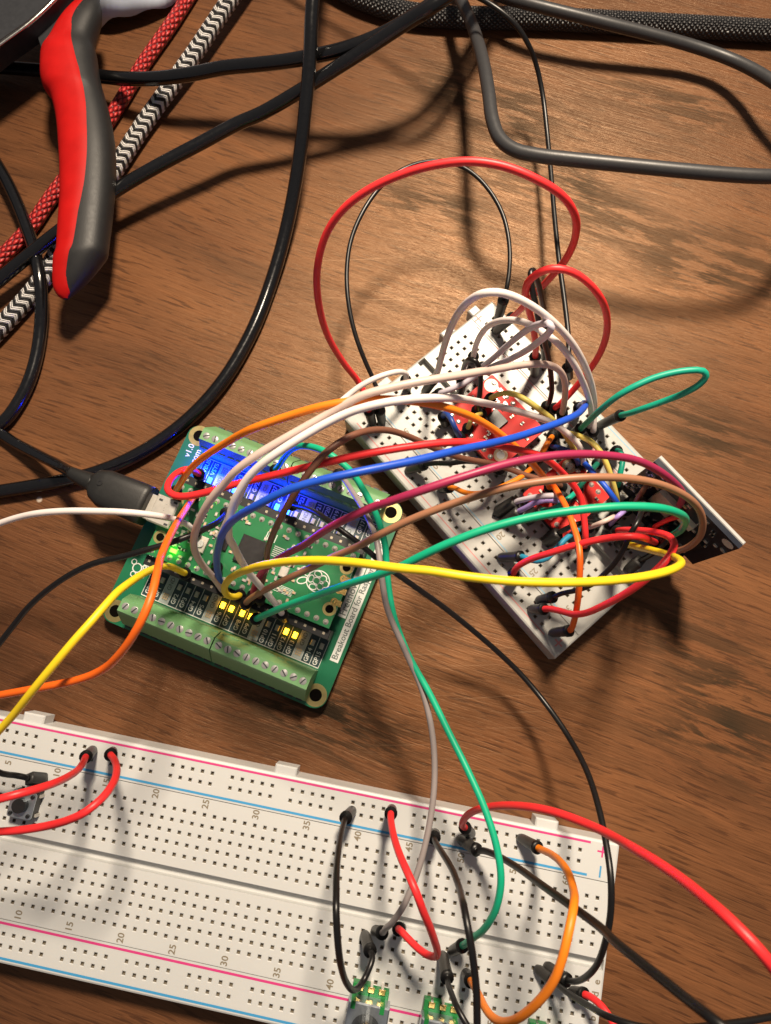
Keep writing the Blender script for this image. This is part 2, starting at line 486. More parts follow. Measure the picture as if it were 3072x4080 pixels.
WIRE_COL = {'red': (0.84, 0.030, 0.034), 'orange': (0.93, 0.24, 0.012), 'yellow': (0.88, 0.64, 0.016), 'orange_deep': (0.90, 0.145, 0.010), 'yellow_pale': (0.70, 0.57, 0.13),
    'green': (0.004, 0.40, 0.215), 'green_dark': (0.006, 0.13, 0.085), 'teal': (0.006, 0.36, 0.24), 'teal_blue': (0.02, 0.22, 0.36), 'blue': (0.012, 0.085, 0.58),
    'blue_dark': (0.02, 0.06, 0.28), 'plum': (0.36, 0.022, 0.085), 'brown': (0.20, 0.085, 0.052), 'brown_light': (0.36, 0.165, 0.090), 'white': (0.83, 0.755, 0.73),
    'beige': (0.64, 0.50, 0.44), 'grey': (0.27, 0.235, 0.23), 'lavender': (0.60, 0.55, 0.62), 'violet': (0.36, 0.26, 0.62), 'black': (0.007, 0.0065, 0.0065)}
for kcol, ccol in WIRE_COL.items():
    MAT['wire_'+kcol] = plain('wire_'+kcol, ccol, 0.43 if kcol != 'black' else 0.36, var=0.10, vscale=200, bump=0.04, bscale=1500, spec=0.5)
MAT['braid_black'] = braid_material('braid_black', 'black')
MAT['braid_red'] = braid_material('braid_red', 'red')
MAT['braid_chevron'] = braid_material('braid_chevron', 'chevron')
MAT['wood'] = wood_material()

# ------------------------------------------------------------------ traced paths, millimetres on the table (x right, y away, z up)
WIRES = [
 ('red',1.9,'red jumper wire leaving upper power rail for the left frame edge, upper of two','jumper wires on the large breadboard',
  ((-72.9,-62.2,8.5),(-70.9,-62.9,17.5)),
  [(-70.1,-63.4,20.0),(-68.5,-64.5,26.0),(-65.8,-64.5,38.0),(-65.5,-64.7,46.0),(-67.6,-65.2,50.0),(-69.9,-65.7,52.0),(-73.5,-66.6,52.0)],
  None),
 ('red',1.9,'red jumper wire from upper power rail curving down over column 15','jumper wires on the large breadboard',
  ((-68.0,-62.6,8.5),(-65.0,-62.4,17.5)),
  [(-63.9,-62.7,19.0),(-60.7,-63.3,25.0),(-56.2,-63.8,36.0),(-53.5,-64.8,45.0),(-53.5,-66.6,50.0),(-55.5,-68.6,52.0),(-59.4,-70.4,50.0),(-65.3,-72.3,46.0),(-70.9,-73.5,44.0),(-78.2,-74.3,42.0)],
  None),
 ('black',1.7,'black jumper wire entering from the left edge above the push button','jumper wires on the large breadboard',
  ((-84.3,-69.4,8.5),(-86.3,-68.4,13.0)),
  [(-86.1,-68.1,14.0),(-88.8,-67.4,15.0),(-90.1,-66.6,18.0),(-90.8,-66.0,22.0)],
  None),
 ('black',1.6,'black jumper wire arching from upper rail by number 40 across the centre groove','jumper wires on the large breadboard',
  ((-7.9,-76.2,8.5),(-9.0,-76.3,17.5)),
  [(-9.2,-76.7,19.0),(-9.4,-78.0,28.0),(-9.2,-79.6,38.0),(-8.8,-81.3,46.0),(-8.4,-83.5,50.0),(-8.3,-84.7,52.0),(-8.1,-88.2,52.0),(-7.9,-93.6,49.0),(-7.7,-99.4,42.0),(-7.2,-105.1,33.0),(-6.5,-108.9,26.0),(-5.5,-109.9,22.0),(-4.3,-108.9,20.0),(-3.3,-106.9,20.0),(-2.6,-105.4,19.0),(-2.6,-104.7,18.0)],
  ((-4.9,-103.6,8.5),(-3.2,-104.4,17.0))),
 ('red',1.9,'red jumper wire zigzagging from upper rail to a hole below the groove','jumper wires on the large breadboard',
  ((1.7,-75.9,8.5),(1.5,-75.3,17.5)),
  [(1.4,-76.0,19.0),(2.1,-77.9,28.0),(3.5,-79.8,37.0),(5.1,-81.8,42.0),(6.6,-84.4,44.0),(7.8,-88.2,42.0),(9.4,-92.5,38.0),(10.5,-96.7,33.0),(11.5,-100.6,28.0),(11.2,-102.8,25.0),(9.5,-103.1,23.0),(7.3,-102.4,21.0),(5.1,-100.9,19.0),(3.5,-99.7,18.0)],
  ((4.0,-102.4,8.5),(3.2,-100.2,16.0))),
 ('grey',1.6,'grey jumper wire hanging from controller board down to hole below the groove','jumper wires on the large breadboard',
  ((-12.7,7.7,13.0),(-11.4,5.5,20.0)),
  [(-10.1,4.2,21.0),(-6.9,-1.6,26.0),(-4.3,-6.8,32.0),(-2.4,-11.3,36.0),(-1.3,-14.6,38.0),(-1.0,-16.9,38.0),(-0.2,-23.0,38.0),(0.4,-28.9,36.0),(4.5,-37.8,33.0),(8.9,-46.9,31.0),(11.1,-56.8,30.0),(11.3,-66.5,30.0),(10.1,-74.9,30.0),(7.6,-84.2,30.0),(4.3,-91.4,30.0),(1.8,-95.5,27.0),(0.2,-98.1,22.0)],
  ((-2.6,-102.9,8.5),(-0.5,-101.7,14.0))),
 ('green',1.8,'green jumper wire draped from controller board top edge down across the large breadboard','jumper wires on the large breadboard',
  ((-29.2,7.8,13.0),(-27.8,7.0,19.0)),
  [(-26.6,7.5,21.0),(-24.4,8.5,26.0),(-21.5,8.4,33.0),(-18.6,7.7,38.0),(-15.2,6.5,40.0),(-12.2,4.7,42.0),(-8.6,1.9,42.0),(-6.5,0.1,41.0),(-4.7,-2.8,40.0),(-2.9,-5.7,39.0),(-1.5,-8.6,38.0),(-0.3,-12.0,37.0),(0.6,-15.7,36.0),(0.6,-17.4,35.0),(1.0,-23.6,34.0),(2.0,-30.7,33.0),(5.5,-39.8,32.0),(10.4,-47.8,32.0),(14.0,-55.6,33.0),(18.0,-63.4,35.0),(21.3,-70.8,37.0),(23.3,-77.7,38.0),(24.1,-83.7,38.0),(23.3,-89.5,36.0),(21.2,-95.7,30.0),(19.1,-99.7,23.0),(18.0,-102.2,19.0)],
  ((15.5,-107.5,8.5),(17.7,-103.7,15.5))),
 ('black',1.6,'black jumper wire from upper rail by number 48 running down past the lower edge','jumper wires on the large breadboard',
  ((12.2,-81.4,8.5),(11.5,-80.6,17.0)),
  [(11.5,-80.9,19.0),(12.7,-81.4,27.0),(14.4,-82.6,36.0),(15.0,-83.8,44.0),(14.7,-83.1,52.0),(14.5,-82.5,58.0),(15.0,-85.6,60.0),(15.6,-89.0,60.0),(16.1,-92.7,58.0),(16.6,-96.4,56.0),(16.8,-100.6,54.0),(17.0,-105.8,50.0)],
  None),
 ('red',1.9,'thick looking red jumper wire rising from upper rail to the right frame edge','jumper wires on the large breadboard',
  ((21.1,-81.7,8.5),(18.8,-78.8,15.0)),
  [(17.7,-77.8,18.0),(18.2,-74.4,24.0),(20.3,-71.9,30.0),(23.6,-70.1,36.0),(26.9,-69.0,42.0),(30.0,-68.5,47.0),(33.0,-68.6,51.0),(35.8,-69.1,55.0),(38.4,-69.7,59.0),(39.9,-70.1,64.5),(40.5,-70.0,71.0),(42.0,-70.6,75.0),(43.3,-71.3,79.0),(44.4,-72.0,83.0),(45.2,-72.8,87.0),(46.3,-73.8,90.0),(47.6,-75.3,92.0),(49.1,-77.0,93.0),(51.2,-79.7,93.0)],
  None),
 ('black',1.8,'black jumper wire from upper rail by number 50 crossing to the lower right corner','jumper wires on the large breadboard',
  ((17.8,-82.6,8.5),(21.7,-84.0,14.0)),
  [(22.6,-83.6,15.0),(25.4,-83.5,20.0),(28.3,-83.4,30.0),(30.7,-83.6,40.0),(32.7,-83.6,49.0),(34.8,-83.9,56.0),(37.3,-84.7,62.0),(37.5,-84.7,68.0),(39.4,-85.2,74.0),(41.2,-85.9,79.0),(42.7,-86.4,84.0),(43.5,-86.4,88.0),(44.7,-87.0,90.0),(46.9,-88.6,90.0),(49.5,-90.7,89.0)],
  None),
 ('orange',1.9,'orange jumper wire looping from upper rail near the right end of the large breadboard','jumper wires on the large breadboard',
  ((32.4,-82.3,8.5),(35.7,-83.2,15.0)),
  [(37.3,-83.0,20.0),(37.3,-81.8,32.7),(36.6,-81.6,42.7),(36.1,-83.0,48.0),(33.8,-82.0,58.0),(32.7,-83.9,60.0),(31.7,-86.3,61.0),(30.8,-89.3,61.0),(29.8,-92.6,60.0),(28.7,-95.6,58.0),(26.9,-99.2,55.0),(24.9,-102.8,51.0),(23.6,-105.8,46.0),(22.3,-107.6,42.0),(21.1,-108.4,38.0),(20.3,-108.5,34.0),(20.1,-109.1,28.0),(19.5,-109.2,23.0)],
  ((18.8,-111.8,8.5),(19.3,-110.7,16.0))),
 ('black',1.6,'long black jumper wire from controller to the right end of the large breadboard','jumper wires on the large breadboard',
  ((-24.9,-0.5,13.0),(-23.3,-2.0,18.0)),
  [(-21.6,-3.0,21.0),(-18.4,-4.8,27.0),(-14.8,-7.5,33.0),(-11.7,-10.1,36.0),(-8.8,-12.5,37.0),(-5.5,-14.6,36.0),(0.2,-19.6,34.0),(7.6,-24.2,30.0),(14.3,-28.2,24.0),(21.3,-33.1,18.0),(28.5,-38.8,14.0),(34.3,-44.2,12.0),(39.5,-50.8,13.0),(43.6,-58.1,18.0),(45.5,-64.6,26.0),(45.4,-70.8,34.0),(44.9,-77.1,40.0),(44.6,-82.3,43.0),(44.5,-88.4,42.0),(44.0,-95.5,38.0),(43.6,-101.8,32.0),(42.2,-106.5,26.0)],
  ((37.5,-110.1,8.5),(41.1,-110.9,15.0))),
 ('black',1.6,'black jumper wire leaving the right end of the large breadboard at the lower edge','jumper wires on the large breadboard',
  ((35.2,-110.7,8.5),(38.5,-112.0,13.0)),
  [(38.8,-111.8,15.0),(40.7,-111.9,20.0),(42.6,-110.6,28.0),(44.4,-109.3,35.0),(47.5,-109.6,40.0)],
  None),
 ('red',1.9,'short red jumper wire end by the lower right corner of the large breadboard','jumper wires on the large breadboard',
  ((43.0,-115.5,8.5),(45.2,-114.5,13.0)),
  [(45.8,-114.2,14.0),(47.4,-114.7,16.0),(48.8,-115.9,18.0),(49.7,-117.8,20.0)],
  None),
 ('black',1.5,'thin dark jumper wire from below the groove down between the potentiometers','jumper wires on the large breadboard',
  ((13.5,-107.8,8.5),(14.0,-109.8,17.0)),
  [(13.9,-109.9,19.0),(14.5,-110.3,24.0),(15.5,-111.5,28.0),(17.2,-113.9,30.0)],
  None),
 ('white',1.8,'white jumper wire coming in from the left edge above the usb socket','jumper wires from the controller to the small breadboard',
  None,
  [(-92.8,-9.8,30.0),(-84.3,-8.0,34.0),(-77.5,-7.7,37.0),(-70.7,-7.5,38.0),(-63.6,-7.7,38.0),(-59.5,-7.8,38.0),(-55.8,-7.9,37.0),(-52.3,-8.0,35.0),(-50.2,-8.0,32.0),(-48.3,-8.1,29.0),(-47.4,-8.5,26.0),(-46.9,-9.1,22.0)],
  ((-48.4,-8.9,13.0),(-47.6,-8.8,18.0))),
 ('black',1.7,'black jumper wire from beside the usb socket to the left edge','jumper wires from the controller to the small breadboard',
  ((-40.4,-3.2,16.0),(-39.7,-4.5,20.0)),
  [(-39.3,-5.8,23.0),(-39.5,-8.4,28.0),(-41.0,-10.5,32.0),(-42.8,-12.3,35.0),(-45.5,-13.7,36.0),(-49.5,-15.1,36.0),(-53.5,-16.2,36.0),(-57.9,-17.4,35.0),(-66.1,-18.7,34.0),(-72.6,-21.1,31.0),(-79.1,-24.5,28.0),(-84.6,-28.1,25.0),(-89.0,-32.1,22.0),(-94.5,-38.6,20.0)],
  None),
 ('yellow',1.9,'yellow jumper wire from controller pin header down to the left edge above the large breadboard','jumper wires from the controller to the small breadboard',
  ((-50.6,-18.9,13.0),(-49.7,-19.2,18.0)),
  [(-49.8,-19.2,20.0),(-50.1,-18.9,23.0),(-50.6,-18.7,27.0),(-51.0,-19.1,31.0),(-51.3,-20.9,38.0),(-51.6,-23.0,44.0),(-52.1,-25.3,49.0),(-52.8,-27.5,53.0),(-53.8,-30.0,55.0),(-55.3,-33.1,57.0),(-57.7,-36.5,58.0),(-61.2,-41.1,58.0),(-66.1,-46.3,56.0),(-71.2,-51.0,52.0),(-77.4,-56.1,48.0)],
  None),
 ('orange_deep',1.9,'deep orange jumper wire running beside the controller down to the left edge','jumper wires from the controller to the small breadboard',
  ((-49.9,1.8,13.0),(-48.1,-0.5,20.0)),
  [(-48.1,-1.8,22.0),(-46.9,-5.7,30.0),(-45.9,-9.9,38.0),(-45.0,-13.9,45.0),(-44.5,-17.4,50.0),(-44.1,-20.8,54.0),(-42.9,-22.4,58.0),(-42.3,-25.4,61.0),(-42.0,-28.2,63.0),(-42.3,-30.7,64.0),(-43.3,-33.5,64.0),(-45.8,-37.0,62.0),(-49.0,-39.9,59.0),(-52.8,-42.1,55.0),(-57.1,-44.0,52.0),(-70.1,-46.3,48.0),(-81.6,-48.0,42.0)],
  None),
 ('orange',1.9,'orange jumper wire arching from controller top left corner over to the small breadboard','jumper wires from the controller to the small breadboard',
  ((-53.6,1.6,16.0),(-52.2,1.1,21.0)),
  [(-50.8,1.3,24.0),(-46.6,2.6,32.0),(-42.0,3.0,40.0),(-37.4,3.1,47.0),(-32.1,3.6,53.0),(-28.2,3.7,58.0),(-25.3,3.5,62.0),(-17.9,4.9,65.0),(-11.4,5.8,68.0),(-4.4,6.7,69.0),(2.9,7.2,68.0),(10.0,7.4,65.0),(16.2,7.4,60.0),(21.5,7.1,54.0),(26.6,5.7,48.0),(31.7,4.0,41.0),(37.9,2.1,30.0),(41.1,3.1,20.0)],
  ((44.1,3.3,8.5),(42.5,3.2,15.0))),
 ('red',1.9,'red jumper wire with hairpin bend beside the usb plug running to the small breadboard','jumper wires from the controller to the small breadboard',
  ((-48.0,6.7,13.0),(-47.3,6.0,19.0)),
  [(-47.8,6.2,22.0),(-47.9,5.2,27.0),(-47.8,3.0,33.0),(-47.8,0.3,38.0),(-47.7,-1.9,41.0),(-47.3,-3.9,43.0),(-46.0,-5.3,44.0),(-43.7,-6.1,45.0),(-41.0,-6.1,46.0),(-37.9,-5.7,47.0),(-34.8,-5.1,48.0),(-29.3,-4.2,50.0),(-21.0,-3.5,54.0),(-14.1,-3.0,58.0),(-6.6,-1.8,60.0),(0.5,-0.7,61.0),(6.6,0.5,60.0),(12.9,1.9,58.0),(18.5,2.8,55.0),(24.3,3.1,52.0),(26.7,3.4,49.0),(31.5,3.7,45.0),(35.6,4.3,40.0),(39.5,3.5,35.0),(42.7,2.7,30.0),(45.4,1.0,27.0),(47.4,-0.7,25.0),(48.6,-3.4,23.0),(49.0,-6.6,22.0),(49.4,-9.8,21.0),(49.6,-11.6,20.0)],
  ((51.5,-14.4,8.5),(50.6,-12.2,15.0))),
 ('beige',1.9,'beige jumper wire, topmost of the pale bundle arching to the small breadboard','jumper wires from the controller to the small breadboard',
  ((-40.3,-23.9,13.0),(-40.0,-23.5,18.0)),
  [(-40.6,-22.0,21.0),(-41.4,-20.3,25.0),(-42.1,-18.9,30.0),(-41.8,-18.1,35.0),(-41.3,-16.6,41.0),(-39.9,-15.4,46.0),(-38.4,-13.9,50.0),(-36.7,-12.0,53.0),(-34.7,-10.2,56.0),(-32.9,-8.7,58.0),(-30.5,-7.0,60.0),(-27.6,-5.1,63.0),(-24.9,-3.5,65.0),(-9.0,5.1,67.0),(-6.1,6.1,69.0),(-2.7,7.5,70.0),(1.8,8.6,70.0),(6.7,9.7,70.0),(11.6,10.9,69.0),(15.8,12.4,67.0),(20.0,14.0,65.0),(21.1,15.5,61.0),(23.0,17.6,57.0),(28.1,20.2,53.0),(33.6,22.9,48.0),(38.4,25.2,42.0),(42.0,26.1,36.0),(44.3,25.8,30.0),(45.6,25.2,24.0),(46.5,23.9,18.0)],
  ((47.9,24.0,8.5),(46.5,22.9,16.0))),
 ('white',1.9,'white jumper wire arching low from controller across the middle of the small breadboard','jumper wires from the controller to the small breadboard',
  ((-25.2,-30.4,13.0),(-25.2,-29.2,18.0)),
  [(-26.0,-27.5,20.0),(-27.7,-25.2,24.0),(-29.3,-23.0,29.0),(-30.6,-20.9,35.0),(-31.1,-18.9,41.0),(-31.4,-16.7,46.0),(-31.6,-16.1,50.0),(-30.8,-14.0,54.0),(-29.6,-11.4,57.0),(-28.0,-9.3,60.0),(-26.1,-7.1,62.0),(-23.7,-5.2,64.0),(-20.6,-3.5,66.0),(-17.0,-1.3,67.0),(-10.0,2.6,68.0),(-6.0,4.2,69.0),(-2.1,5.1,70.0),(2.2,6.0,70.0),(6.7,6.9,69.0),(11.8,8.2,66.0),(16.3,10.4,59.5),(19.2,13.2,51.0),(24.5,14.5,45.0),(30.2,15.4,39.0),(36.0,15.6,34.0),(40.7,15.9,29.0),(44.0,15.1,26.0),(47.5,13.5,23.0),(50.0,11.8,20.0),(51.0,10.5,17.0)],
  ((52.9,9.5,8.5),(51.4,9.6,15.0))),
 ('white',1.7,'slim white jumper wire from left corner of the small breadboard into the pale bundle','jumper wires from the controller to the small breadboard',
  ((6.2,32.9,8.5),(5.6,32.0,17.0)),
  [(6.0,32.4,20.0),(4.5,32.0,23.0),(1.4,30.2,26.0),(-2.5,27.9,28.0),(-6.3,24.9,30.0),(-9.1,21.0,33.0),(-11.8,16.7,37.0),(-14.1,12.6,42.0),(-21.3,4.8,45.0),(-24.1,1.8,47.0),(-26.5,-0.7,48.0),(-29.1,-3.2,47.0),(-31.0,-6.0,44.0),(-33.4,-8.4,40.0),(-36.6,-10.4,34.0),(-39.7,-13.9,27.0),(-41.6,-15.2,21.0)],
  ((-42.6,-19.7,13.0),(-41.8,-17.6,18.0))),
 ('blue',1.9,'bright blue jumper wire arching from controller to far side of the small breadboard','jumper wires from the controller to the small breadboard',
  ((-41.3,-23.0,13.0),(-40.4,-22.6,18.0)),
  [(-40.1,-21.4,21.0),(-39.4,-19.7,27.0),(-37.9,-17.7,34.0),(-35.4,-16.9,43.0),(-32.9,-15.8,51.0),(-30.4,-13.8,55.0),(-27.5,-13.3,59.5),(-24.0,-12.7,64.0),(-20.6,-11.4,66.0),(-16.6,-10.1,68.0),(-12.3,-9.1,69.0),(-7.8,-8.3,70.0),(-4.1,-7.5,70.0),(0.9,-6.2,69.0),(7.2,-4.4,67.0),(13.7,-1.8,64.0),(21.5,1.5,58.0),(27.6,4.6,52.0),(33.8,7.8,48.0),(39.9,11.0,44.0),(44.3,14.3,39.0),(46.4,16.8,34.0),(49.2,20.2,29.0),(50.4,22.9,24.0),(50.5,23.7,20.0)],
  ((52.1,25.4,8.5),(51.0,24.5,16.0))),
 ('brown',1.7,'dark brown jumper wire humped over the corner of the small breadboard','jumper wires from the controller to the small breadboard',
  ((-31.4,-26.2,13.0),(-30.8,-25.1,18.0)),
  [(-30.1,-23.3,21.0),(-28.6,-20.7,25.0),(-26.9,-17.8,30.0),(-26.2,-17.3,36.0),(-24.6,-15.9,42.0),(-22.3,-13.5,48.0),(-19.6,-10.6,53.0),(-16.6,-7.2,57.0),(-13.8,-4.5,60.0),(-11.7,-1.9,61.0),(-8.6,0.7,61.0),(-5.6,2.9,60.0),(-1.7,5.5,55.5),(2.2,7.1,50.0),(6.6,7.0,45.0),(10.2,6.7,40.0),(13.9,7.1,34.0),(17.6,7.5,28.0),(22.5,7.5,25.0),(27.2,7.3,23.0),(31.2,6.2,22.0),(35.7,4.7,21.0),(37.3,4.6,20.0),(42.3,3.8,18.0)],
  ((48.3,3.8,8.5),(45.4,3.6,15.0))),
 ('plum',1.9,'plum red jumper wire arching from controller to display module on the small breadboard','jumper wires from the controller to the small breadboard',
  ((-33.9,-25.9,13.0),(-32.5,-24.8,18.0)),
  [(-31.6,-22.8,21.0),(-29.5,-20.6,26.0),(-25.9,-18.4,31.0),(-20.9,-17.0,37.0),(-16.5,-16.2,43.0),(-13.6,-15.7,50.0),(-9.9,-14.7,56.0),(-6.5,-14.0,60.0),(-1.3,-12.2,63.0),(2.0,-12.0,66.0),(6.3,-11.1,69.0),(11.9,-9.4,70.0),(17.6,-7.6,70.0),(23.5,-5.6,69.0),(27.7,-4.5,68.0),(32.9,-3.5,67.0),(38.4,-2.7,65.0),(44.4,-2.4,62.5),(48.4,-2.2,60.0),(51.5,-2.4,58.0),(55.2,-3.0,55.0),(59.2,-3.8,51.0),(63.2,-4.7,46.0),(66.4,-4.9,40.0),(68.2,-5.2,34.0)],
  ((72.1,-4.6,18.0),(70.0,-4.9,27.0))),
 ('brown_light',1.8,'light brown jumper wire arching from controller around the display module','jumper wires from the controller to the small breadboard',
  ((-35.5,-27.3,13.0),(-34.1,-26.6,18.0)),
  [(-32.5,-25.7,21.0),(-28.4,-24.6,27.0),(-22.4,-22.8,34.0),(-15.8,-21.0,40.0),(-10.7,-19.4,46.0),(-4.9,-18.1,51.0),(-0.4,-16.3,55.5),(6.8,-13.6,60.0),(15.5,-11.1,63.0),(24.0,-8.9,65.0),(32.4,-7.9,66.0),(40.9,-7.4,66.0),(48.9,-7.1,63.0),(55.5,-7.5,59.0),(61.0,-8.7,55.0),(65.3,-10.0,50.0),(68.0,-11.8,45.0),(69.5,-13.9,40.0),(69.8,-14.9,35.0),(69.6,-15.4,30.0),(69.2,-15.2,26.0)],
  ((71.1,-12.2,12.0),(69.7,-14.3,21.0))),
 ('green',1.9,'bright green jumper wire arching from controller to front of the display module','jumper wires from the controller to the small breadboard',
  ((-33.4,-30.6,13.0),(-31.4,-30.5,18.0)),
  [(-30.0,-30.1,20.0),(-27.0,-29.4,24.0),(-21.5,-28.0,31.0),(-13.4,-26.5,40.0),(-6.1,-24.9,48.0),(-0.5,-24.1,54.0),(3.4,-23.3,58.0),(7.2,-21.6,61.0),(11.8,-19.8,64.0),(19.3,-17.1,66.0),(27.6,-15.1,67.0),(35.8,-14.1,68.0),(44.1,-13.4,68.0),(51.5,-13.3,66.0),(56.9,-13.8,63.0),(65.4,-12.7,41.5)],
  ((69.0,-11.4,12.0),(68.0,-11.8,24.0))),
 ('yellow',1.9,'bright yellow jumper wire bowing over the near end of the small breadboard','jumper wires from the controller to the small breadboard',
  ((-36.4,-23.9,13.0),(-35.8,-24.7,18.0)),
  [(-36.2,-25.3,20.0),(-37.1,-25.5,22.0),(-37.5,-25.1,26.0),(-36.7,-24.0,31.0),(-34.2,-22.8,37.0),(-30.3,-22.1,43.0),(-27.5,-22.7,50.5),(-22.8,-22.6,58.0),(-17.0,-22.6,63.0),(-10.7,-23.0,67.0),(-4.8,-23.8,70.0),(0.8,-24.8,72.0),(3.8,-25.4,73.0),(7.9,-25.7,74.0),(14.8,-27.1,75.0),(22.5,-27.9,75.0),(30.4,-28.0,74.0),(38.8,-27.5,72.0),(46.6,-26.4,69.0),(52.6,-24.8,65.0),(57.2,-22.9,60.0),(61.2,-19.1,45.0),(60.4,-16.2,34.0),(59.7,-14.5,28.0),(60.0,-13.1,22.0)],
  ((60.9,-10.5,8.5),(60.7,-12.0,16.0))),
 ('red',1.9,'large red jumper wire loop standing over the far corner of the small breadboard','jumper wires on the small breadboard',
  ((-3.4,22.7,8.5),(-4.1,23.6,17.0)),
  [(-4.5,24.9,20.0),(-5.4,27.7,21.0),(-6.4,29.4,22.0),(-9.9,31.0,30.0),(-13.5,34.0,40.0),(-14.5,38.0,50.0),(-13.7,41.1,58.0),(-11.3,44.9,64.0),(-7.3,46.9,69.0),(-1.9,48.3,73.0),(5.2,49.5,76.0),(12.1,49.7,78.0),(17.1,49.3,79.0),(23.2,48.2,79.0),(29.2,46.0,78.0),(34.7,44.8,75.0),(38.2,44.0,70.0),(39.9,43.8,63.0),(39.8,43.7,55.0),(38.2,44.5,46.0),(35.9,45.5,36.0),(34.3,46.1,27.0)],
  ((30.8,49.6,8.5),(34.2,49.3,18.0))),
 ('black',1.4,'thin black jumper wire loop lying behind the large red loop','jumper wires on the small breadboard',
  ((-0.8,23.1,8.5),(-1.3,24.1,16.0)),
  [(-1.4,25.6,18.0),(-1.8,28.4,18.5),(-2.7,31.1,19.0),(-4.8,34.6,22.0),(-7.6,41.3,25.0),(-9.3,49.2,27.0),(-9.7,57.8,28.0),(-8.8,65.3,29.0),(-5.7,72.9,30.0),(-0.9,80.7,30.0),(4.9,85.6,30.0),(11.1,88.6,29.0),(17.8,89.2,28.0),(23.4,86.8,27.0),(28.3,81.7,26.0),(31.9,75.0,25.0),(33.3,66.8,24.0),(33.0,59.3,23.0),(32.0,54.3,22.0)],
  ((31.5,52.5,8.5),(31.8,53.9,19.0))),
 ('red',1.9,'smaller red jumper wire loop leaning out over the far edge of the small breadboard','jumper wires on the small breadboard',
  ((41.3,36.6,8.5),(39.3,37.1,20.0)),
  [(38.8,37.0,24.0),(36.9,37.2,32.0),(34.7,37.4,40.0),(32.2,37.1,48.0),(30.6,36.7,54.0),(30.6,37.1,57.0),(31.4,36.9,60.0),(32.8,36.9,62.0),(34.5,36.9,63.0),(37.3,36.6,63.0),(40.0,36.0,62.0),(42.9,35.0,60.0),(45.6,34.0,57.0),(47.9,33.6,53.0),(49.8,32.9,48.0),(51.3,32.3,42.0),(51.7,31.1,36.0),(51.3,30.2,30.0),(49.6,28.4,25.0),(48.1,27.0,20.0),(45.6,24.8,17.0)],
  ((45.3,25.9,8.5),(45.3,25.1,14.0))),
 ('black',1.6,'narrow black jumper wire hairpin beside the smaller red loop','jumper wires on the small breadboard',
  ((44.5,40.4,8.5),(42.2,40.6,20.0)),
  [(41.2,41.8,25.0),(38.9,41.3,35.0),(36.4,41.1,44.0),(34.0,41.5,51.0),(32.4,41.5,55.0),(31.6,40.4,56.0),(31.8,38.0,55.0),(33.2,35.5,52.0),(35.0,33.5,46.0),(37.9,32.7,38.0),(40.6,31.5,30.0),(42.3,29.6,24.0),(43.5,27.3,19.0),(43.3,25.8,16.0)],
  ((43.8,26.8,8.5),(43.2,26.0,13.0))),
 ('white',1.9,'tall white jumper wire arch, outermost over the far half of the small breadboard','jumper wires on the small breadboard',
  ((10.8,31.6,8.5),(12.7,31.6,18.0)),
  [(13.6,31.6,22.0),(13.9,31.3,31.0),(14.3,31.2,40.0),(15.1,31.6,48.0),(16.4,31.9,55.0),(18.1,30.8,62.0),(20.2,30.0,66.0),(22.9,30.1,66.0),(25.7,29.9,65.0),(28.9,29.5,63.0),(32.6,28.9,60.0),(36.7,27.9,56.0),(40.7,26.7,51.0),(44.2,25.8,45.0),(47.6,24.9,38.0),(50.5,23.9,31.0),(52.5,22.1,25.0),(53.7,23.0,20.0),(54.3,19.6,17.0)],
  ((56.2,18.1,8.5),(54.6,18.3,15.0))),
 ('white',1.8,'white jumper wire arch nested just inside the tallest white arch','jumper wires on the small breadboard',
  ((24.5,41.1,8.5),(23.7,39.0,16.0)),
  [(23.7,39.7,19.0),(24.1,39.7,27.0),(25.5,39.2,34.0),(27.6,36.8,41.0),(29.8,34.3,46.0),(31.8,31.4,50.0),(33.8,28.9,52.0),(36.0,27.3,52.0),(38.6,26.2,50.0),(41.3,24.8,47.0),(43.8,23.6,43.0),(46.2,22.9,38.0),(48.8,22.4,32.0),(50.9,21.3,27.0),(52.4,20.4,22.0),(53.1,19.2,19.0)],
  ((55.4,20.0,8.5),(53.7,19.6,15.0))),
 ('lavender',1.8,'pale lavender jumper wire bent back on itself in a steep hairpin','jumper wires on the small breadboard',
  ((26.2,38.3,8.5),(26.0,36.0,16.0)),
  [(26.3,35.0,20.0),(27.6,33.7,27.0),(29.5,33.1,35.0),(31.1,31.9,43.0),(32.4,30.5,50.0),(33.4,28.3,56.0),(34.4,26.9,59.0),(34.7,25.6,60.0),(34.7,25.7,57.0),(34.3,27.0,51.0),(33.4,28.4,44.0),(32.0,29.9,37.0),(30.2,31.5,30.0),(27.9,32.8,24.0),(25.5,33.2,20.0),(21.2,30.5,18.0),(16.6,29.4,16.0)],
  ((12.8,30.4,8.5),(14.8,29.4,14.0))),
 ('black',1.6,'short black jumper wire hump above the red sensor board','jumper wires on the small breadboard',
  ((20.7,31.6,8.5),(20.6,32.6,15.0)),
  [(20.5,33.7,20.0),(20.6,33.1,26.0),(21.3,32.2,30.0),(22.6,31.2,31.0),(23.9,30.3,28.0),(24.5,28.6,24.0),(24.6,26.5,20.0),(24.2,24.3,18.0)],
  ((24.9,24.8,8.5),(24.5,24.6,14.0))),
 ('teal',1.8,'teal green jumper wire loop reaching out over the table on the right','jumper wires on the small breadboard',
  ((50.6,19.6,8.5),(50.6,18.0,18.0)),
